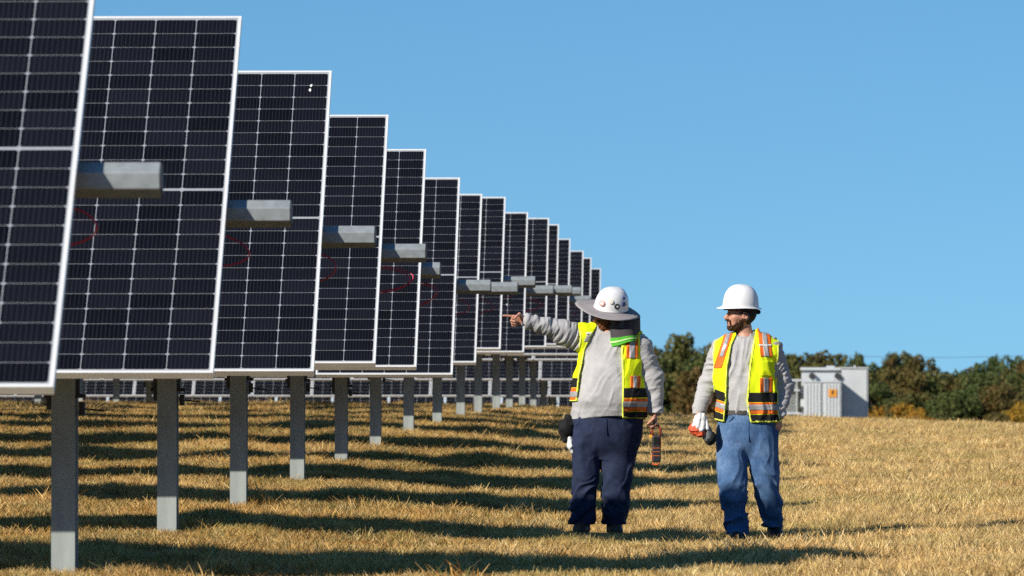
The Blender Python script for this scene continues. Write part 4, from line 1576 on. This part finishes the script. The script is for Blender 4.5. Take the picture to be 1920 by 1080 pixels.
def crown_mesh(seed, nblob, nleaf, leaf):
    r_ = np.random.default_rng(seed)
    C, Rr = [], []
    for i in range(nblob):
        a = r_.uniform(0, 2 * math.pi)
        t = r_.uniform(0.06, 0.90)
        rad = 0.46 * math.sin(math.pi * min(t * .72 + .22, 1)) ** 0.7 * r_.uniform(.3, .95)
        C.append((rad * math.cos(a), rad * math.sin(a), t))
        Rr.append(r_.uniform(.10, .19) * (1.12 - .5 * t))
    C.append((0, 0, .93)); Rr.append(.08)
    C, Rr = np.array(C), np.array(Rr)
    pr = Rr ** 2 / (Rr ** 2).sum()
    k = r_.choice(len(C), nleaf, p=pr)
    d = r_.normal(size=(nleaf, 3))
    d /= np.linalg.norm(d, axis=1)[:, None]
    rr = Rr[k] * r_.uniform(.55, 1.12, nleaf) ** .6
    P = C[k] + d * rr[:, None] * np.array([1, 1, .9])
    nrm = d + r_.normal(size=(nleaf, 3)) * .7
    nrm /= np.linalg.norm(nrm, axis=1)[:, None]
    t1 = np.cross(nrm, r_.normal(size=(nleaf, 3)))
    t1 /= np.linalg.norm(t1, axis=1)[:, None]
    t2 = np.cross(nrm, t1)
    sz = leaf * r_.uniform(.5, 1.3, nleaf)[:, None]
    V = np.stack([P - t1 * sz, P - t2 * sz * .6, P + t1 * sz, P + t2 * sz * .6], 1).reshape(-1, 3)
    Fq = np.arange(nleaf * 4).reshape(-1, 4)
    return mesh_np('crown', V, Fq)


def trunk_mesh(seed):
    r_ = random.Random(seed)
    mb = MB()
    mb.tube([(0, 0, -.05), (.01, 0, .12), (-.008, .01, .3), (.006, 0, .55), (0, 0, .8)], [.035, .026, .02, .013, .004], 7)
    for i in range(8):
        z0 = r_.uniform(.16, .6)
        a = r_.uniform(0, 6.28)
        L = r_.uniform(.18, .36)
        mb.tube([(0, 0, z0), (L * .5 * math.cos(a), L * .5 * math.sin(a), z0 + L * .35), (L * math.cos(a), L * math.sin(a), z0 + L * .85)], [.012, .008, .003], 5)
    return mb.mesh('trunk', True)


CROWNS = {}
for kd in LM:
    CROWNS[kd] = []
    for v in range(3):
        me_ = crown_mesh(100 + v * 7 + sum(map(ord, kd)), 62 + v * 8, 10000, .027)
        me_.materials.append(LM[kd])
        CROWNS[kd].append(me_)
TRUNKS = [trunk_mesh(s_) for s_ in range(3)]
for t_ in TRUNKS:
    t_.materials.append(M['bark'])
ORD = ['first', 'second', 'third', 'fourth', 'fifth', 'sixth', 'seventh', 'eighth', 'ninth', 'tenth', 'eleventh', 'twelfth', 'thirteenth', 'fourteenth', 'fifteenth', 'sixteenth',
       'seventeenth', 'eighteenth', 'nineteenth', 'twentieth', 'twenty-first', 'twenty-second', 'twenty-third', 'twenty-fourth', 'twenty-fifth', 'twenty-sixth', 'twenty-seventh', 'twenty-eighth']
WORD = {'olive': 'olive green', 'green': 'dark green', 'brown': 'rust tinged', 'gold': 'golden yellow'}


def tree(name, px, top, wpx, kind, Y, label, cat, group, i):
    s_ = F / Y
    x = wx(px, Y)
    g = gz(x, Y)
    h = wz(top, Y) - g
    w = wpx / s_
    e = empty(name, (x, Y, g))
    tag(e, label, cat, group)
    c = obj('crown', CROWNS[kind][i % 3], None, e)
    c.scale = (w * 1.2, w * 1.2, h)
    c.rotation_euler = (0, 0, random.uniform(0, 6.28))
    t = obj('trunk', TRUNKS[i % 3], None, e)
    t.scale = (h * .8, h * .8, h)
    t.rotation_euler = (0, 0, random.uniform(0, 6.28))
    return e


back = [(1180, 668, 95, 'olive'), (1222, 650, 85, 'olive'), (1258, 643, 80, 'brown'), (1291, 628, 92, 'olive'), (1330, 648, 95, 'brown'), (1378, 660, 100, 'olive'), (1430, 664, 95, 'green'),
        (1482, 668, 80, 'brown'), (1512, 663, 72, 'olive'), (1548, 661, 84, 'brown'), (1580, 667, 66, 'olive'), (1604, 666, 54, 'green'), (1634, 684, 60, 'green'), (1672, 668, 58, 'brown'),
        (1697, 660, 64, 'olive'), (1724, 669, 66, 'brown'), (1752, 690, 84, 'olive'), (1790, 699, 76, 'green'), (1822, 692, 62, 'brown'), (1848, 679, 56, 'green'), (1868, 671, 62, 'green'),
        (1908, 671, 70, 'green'), (1950, 670, 90, 'brown'), (2000, 673, 95, 'olive')]
fill = [(1200, 676, 90, 'green'), (1240, 668, 90, 'olive'), (1312, 662, 95, 'green'), (1355, 674, 95, 'olive'), (1405, 680, 95, 'green'), (1456, 680, 90, 'olive'), (1498, 684, 85, 'green'),
        (1530, 682, 80, 'olive'), (1566, 684, 80, 'green'), (1592, 684, 80, 'olive'), (1618, 692, 75, 'olive'), (1654, 690, 75, 'green'), (1686, 688, 75, 'olive'), (1738, 698, 80, 'green'),
        (1770, 702, 80, 'brown'), (1806, 704, 80, 'olive'), (1836, 698, 70, 'green'), (1890, 690, 80, 'olive'), (1930, 690, 80, 'green'), (1978, 690, 90, 'olive')]
for i, (px, tp, w, kd) in enumerate(fill):
    tree('broadleaf_tree', px, tp, w * 1.5, kd, 560 + random.uniform(-12, 12), f'{WORD[kd]} tree of middle height, {ORD[i]} from the left in the middle tree row', 'tree', 'middle tree row', i + 2)
for i, (px, tp, w, kd) in enumerate(back):
    tree('broadleaf_tree', px, tp - 4, w * 1.45, kd, 600 + random.uniform(-15, 35), f'{WORD[kd]} tree, {ORD[i]} from the left in the tall back tree line', 'tree', 'back tree line', i)
front = [(1215, 690, 95, 'green'), (1262, 700, 85, 'olive'), (1308, 695, 95, 'brown'), (1350, 700, 95, 'green'), (1470, 706, 90, 'olive'), (1640, 722, 80, 'green'), (1684, 728, 80, 'olive'),
         (1712, 742, 70, 'olive'), (1752, 748, 70, 'olive'), (1792, 735, 84, 'green'), (1832, 728, 82, 'green'), (1880, 724, 90, 'brown'), (1925, 716, 84, 'olive'), (1975, 720, 90, 'green')]
for i, (px, tp, w, kd) in enumerate(front):
    tree('small_tree', px, tp - 6, w * 1.45, kd, 520 + random.uniform(-20, 20), f'low {WORD[kd]} tree, {ORD[i]} from the left of the front thicket', 'tree', 'front thicket of low trees', i + 1)
shr = [(1638, 761, 44, 'gold'), (1664, 763, 46, 'olive'), (1694, 755, 58, 'gold'), (1724, 764, 44, 'gold'), (1758, 772, 44, 'olive'), (1868, 772, 50, 'olive'), (1910, 752, 58, 'gold')]
for i, (px, tp, w, kd) in enumerate(shr):
    tree('shrub', px, tp, w * 1.2, kd, 430 + random.uniform(-10, 10), f'{WORD[kd]} autumn shrub, {ORD[i]} from the left right of the transformer', 'shrub', 'autumn shrubs at the field edge', i)

# white shed glimpsed through the trees
SY = 575.0
sx0 = wx(1752, SY)
SH = empty('shed', (sx0, SY, gz(sx0, SY)))
tag(SH, 'white walled shed half hidden among the trees right of the transformer', 'shed')
shz = wz(750, SY) - gz(sx0, SY)
MB().box((0, 0, shz / 2 + .1), (3.6, 3, shz + .5)).build('wall', simple('white_paint', (.62, .64, .68), .7), SH)
MB().prism([(-1.7, shz + .34), (1.7, shz + .34), (0, shz + .95)], 'x', -2.0, 2.0).build('roof', simple('shed_roof', (.42, .44, .52), .6), SH)

# power line far behind
PL_ = empty('power_line', (wx(1742, 720), 720, gz(wx(1742, 720), 720)))
tag(PL_, 'thin power line on two poles strung above the far trees', 'power line')
pg = gz(wx(1742, 720), 720)
xa, xb_ = wx(1560, 720) - wx(1742, 720), wx(1935, 720) - wx(1742, 720)
zt = wz(666, 720) - pg
pts = [(xa + (xb_ - xa) * t, 0, zt - .25 * 4 * t * (1 - t)) for t in np.linspace(0, 1, 21)]
MB().tube(pts, .022, 5).build('wire', M['darksteel'], PL_, smooth=True)
for xx in (xa, xb_):
    MB().tube([(xx, 0, -.3), (xx, 0, zt)], [.14, .10], 8).build('pole', M['bark'], PL_, smooth=True)

# ------------------------------------------------------------------ grass
m, nt, p = newmat('dry_grass')
at_ = nt.nodes.new('ShaderNodeAttribute'); at_.attribute_name = 'tint'
ge = nt.nodes.new('ShaderNodeNewGeometry')
n1 = nt.nodes.new('ShaderNodeTexNoise'); n1.inputs['Scale'].default_value = 0.55; n1.inputs['Detail'].default_value = 3
nt.links.new(ge.outputs['Position'], n1.inputs['Vector'])
oi = nt.nodes.new('ShaderNodeObjectInfo')
r0 = ramp(nt, oi.outputs['Random'], [(0, (.62, .58, .52)), (.5, (1, 1, 1)), (1, (1.32, 1.30, 1.28))])
r1 = ramp(nt, n1.outputs['Fac'], [(.3, (.82, .86, .72)), (.5, (1, .98, .95)), (.7, (1.12, 1.02, .92))])
mu = nt.nodes.new('ShaderNodeMixRGB'); mu.blend_type = 'MULTIPLY'; mu.inputs['Fac'].default_value = 1
mu2 = nt.nodes.new('ShaderNodeMixRGB'); mu2.blend_type = 'MULTIPLY'; mu2.inputs['Fac'].default_value = 1
nt.links.new(at_.outputs['Color'], mu.inputs[1]); nt.links.new(r0.outputs[0], mu.inputs[2])
nt.links.new(mu.outputs[0], mu2.inputs[1]); nt.links.new(r1.outputs[0], mu2.inputs[2])
nt.links.new(mu2.outputs[0], p.inputs['Base Color'])
p.inputs['Roughness'].default_value = 0.75
p.inputs['Specular IOR Level'].default_value = 0.2
tr = nt.nodes.new('ShaderNodeBsdfTranslucent')
nt.links.new(mu2.outputs[0], tr.inputs['Color'])
ms = nt.nodes.new('ShaderNodeMixShader'); ms.inputs[0].default_value = 0.15
nt.links.new(p.outputs[0], ms.inputs[1]); nt.links.new(tr.outputs[0], ms.inputs[2])
nt.links.new(ms.outputs[0], nt.nodes['Material Output'].inputs[0])
M['grass'] = m

STRAW = np.array([(.62, .465, .20), (.52, .365, .14), (.72, .57, .31), (.33, .215, .075), (.58, .41, .15), (.19, .12, .045)])
GREEN = np.array([(.10, .13, .03), (.16, .16, .04), (.08, .10, .02)])


def tuft(seed, n, rad, hmin, hmax, wid, green, lean, stems=0, tone=(1, 1, 1), npal=6):
    r_ = np.random.default_rng(seed)
    V, Fq, Cc = [], [], []
    for i in range(n + stems):
        st_ = i >= n
        a = r_.uniform(0, 6.283)
        rr = rad * math.sqrt(r_.uniform())
        b0 = np.array([rr * math.cos(a), rr * math.sin(a), -.02])
        h = r_.uniform(hmin, hmax) * (2.1 if st_ else 1)
        ld = r_.uniform(0, 6.283)
        le = h * r_.uniform(.1, lean) * (1.2 if st_ else 1)
        dv = np.array([math.cos(ld), math.sin(ld), 0]) * le
        f_ = r_.uniform(0, 6.283)
        w = wid * r_.uniform(.6, 1.2) * (.55 if st_ else 1)
        sd = np.array([math.cos(f_), math.sin(f_), 0]) * w / 2
        p1 = b0 + dv * .35 + np.array([0, 0, h * .55])
        p2 = b0 + dv + np.array([0, 0, h * (1 - .25 * r_.uniform())])
        k = len(V)
        V += [b0 - sd, b0 + sd, p1 + sd * .8, p1 - sd * .8, p2 + sd * .3, p2 - sd * .3]
        Fq += [(k, k + 1, k + 2, k + 3), (k + 3, k + 2, k + 4, k + 5)]
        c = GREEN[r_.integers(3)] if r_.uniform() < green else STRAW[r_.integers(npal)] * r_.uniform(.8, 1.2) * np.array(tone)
        Cc += [tuple(c) + (1,)] * 6
    me = mesh_np('grass_tuft', np.array(V), np.array(Fq))
    ca = me.color_attributes.new('tint', 'FLOAT_COLOR', 'POINT')
    ca.data.foreach_set('color', np.array(Cc, dtype=np.float32).ravel())
    me.materials.append(M['grass'])
    return bpy.data.objects.new('grass_tuft', me)


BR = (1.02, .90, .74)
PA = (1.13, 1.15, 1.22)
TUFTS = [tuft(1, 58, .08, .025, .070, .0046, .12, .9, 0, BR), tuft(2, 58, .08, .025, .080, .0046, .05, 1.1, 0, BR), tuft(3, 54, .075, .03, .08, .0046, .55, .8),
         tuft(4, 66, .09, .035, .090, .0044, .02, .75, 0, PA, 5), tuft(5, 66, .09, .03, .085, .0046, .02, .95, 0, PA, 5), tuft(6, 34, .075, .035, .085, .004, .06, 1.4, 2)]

PX, PY_, SCL, IDX = [], [], [], []
r_ = np.random.default_rng(5)
for (y0, y1, dens, sc0, sc1) in ((26, 48, 165, .95, 1.0), (48, 65, 130, 1.0, 1.1), (65, 85, 90, 1.1, 1.3), (85, 115, 62, 1.3, 1.55), (115, 155, 42, 1.55, 1.8)):
    def width(y):
        return .172 * y + 1.6
    area = (width(y0) + width(y1)) / 2 * (y1 - y0)
    n = int(area * dens)
    yy = y0 + (y1 - y0) * np.sqrt(r_.uniform((width(y0) / width(y1)) ** 2, 1, n) - 0)
    yy = y0 + (yy - yy.min()) / (yy.max() - yy.min()) * (y1 - y0)
    xx = (-VX - 40) / F * yy - .7 + r_.uniform(0, 1, n) * (.170 * yy + 1.5)
    gn = hash_noise(np.stack([xx * .8, yy * .6, xx * 0], 1), 6)
    keep = r_.uniform(0, 1, n) < .45 + .8 * gn
    xx, yy, gn = xx[keep], yy[keep], gn[keep]
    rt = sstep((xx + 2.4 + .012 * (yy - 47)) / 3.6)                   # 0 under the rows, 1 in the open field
    u = r_.uniform(0, 1, len(xx))
    grn = hash_noise(np.stack([xx * .35, yy * .22, xx * 0 + 3], 1), 1)
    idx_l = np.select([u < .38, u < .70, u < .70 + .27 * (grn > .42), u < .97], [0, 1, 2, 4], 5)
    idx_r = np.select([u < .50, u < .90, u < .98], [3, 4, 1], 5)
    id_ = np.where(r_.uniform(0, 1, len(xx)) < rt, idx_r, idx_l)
    sc_t = (sc0 + (sc1 - sc0) * (yy - y0) / (y1 - y0)) * r_.uniform(.65, 1.2, len(xx)) * (.8 + .4 * gn)
    tall = hash_noise(np.stack([xx * 1.7, yy * 1.1, xx * 0 + 9], 1), 2)
    sc_t = sc_t * np.where((r_.uniform(0, 1, len(xx)) < .09) & (tall > .5), r_.uniform(1.25, 1.8, len(xx)), 1.0)
    for fx_, fy_ in ((X1 - .17, DM - .1), (X1 + .07, DM - .08), (X2 - .11, DM - .15), (X2 + .17, DM + .05)):
        dd_ = np.hypot((xx - fx_) / .28, (yy - fy_) / .9)
        sc_t = sc_t * np.clip(.32 + .68 * sstep(dd_ - .4), 0, 1)
    PX.append(xx); PY_.append(yy); SCL.append(sc_t); IDX.append(id_)
PX, PY_, SCL, IDX = map(np.concatenate, (PX, PY_, SCL, IDX))
PZ = ground(PX, PY_)
gm = bpy.data.meshes.new('grass')
gm.vertices.add(len(PX))
gm.vertices.foreach_set('co', np.stack([PX, PY_, PZ], 1).astype(np.float32).ravel())
a1 = gm.attributes.new('scl', 'FLOAT', 'POINT'); a1.data.foreach_set('value', SCL.astype(np.float32))
a2 = gm.attributes.new('pick', 'INT', 'POINT'); a2.data.foreach_set('value', IDX.astype(np.int32))
a3 = gm.attributes.new('rotz', 'FLOAT', 'POINT'); a3.data.foreach_set('value', r_.uniform(0, 6.283, len(PX)).astype(np.float32))
gm.update()
GO = obj('grass', gm, M['grass'])
tag(GO, 'mown dry golden grass stubble covering the field', None, None, 'stuff')
ng = bpy.data.node_groups.new('grass_scatter', 'GeometryNodeTree')
ng.interface.new_socket('Geometry', in_out='INPUT', socket_type='NodeSocketGeometry')
ng.interface.new_socket('Geometry', in_out='OUTPUT', socket_type='NodeSocketGeometry')
gi = ng.nodes.new('NodeGroupInput')
go = ng.nodes.new('NodeGroupOutput')
iop = ng.nodes.new('GeometryNodeInstanceOnPoints')
jn = ng.nodes.new('GeometryNodeJoinGeometry')
for to_ in reversed(TUFTS):
    on = ng.nodes.new('GeometryNodeObjectInfo')
    on.inputs['Object'].default_value = to_
    on.inputs['As Instance'].default_value = True
    ng.links.new(on.outputs['Geometry'], jn.inputs[0])


def named(nm, ty):
    q = ng.nodes.new('GeometryNodeInputNamedAttribute')
    q.data_type = ty
    q.inputs['Name'].default_value = nm
    return q.outputs['Attribute']


cx_ = ng.nodes.new('ShaderNodeCombineXYZ')
ng.links.new(named('rotz', 'FLOAT'), cx_.inputs[2])
ng.links.new(gi.outputs[0], iop.inputs['Points'])
ng.links.new(jn.outputs[0], iop.inputs['Instance'])
iop.inputs['Pick Instance'].default_value = True
ng.links.new(named('pick', 'INT'), iop.inputs['Instance Index'])
ng.links.new(cx_.outputs[0], iop.inputs['Rotation'])
ng.links.new(named('scl', 'FLOAT'), iop.inputs['Scale'])
ng.links.new(iop.outputs[0], go.inputs[0])
md = GO.modifiers.new('scatter', 'NODES')
md.node_group = ng
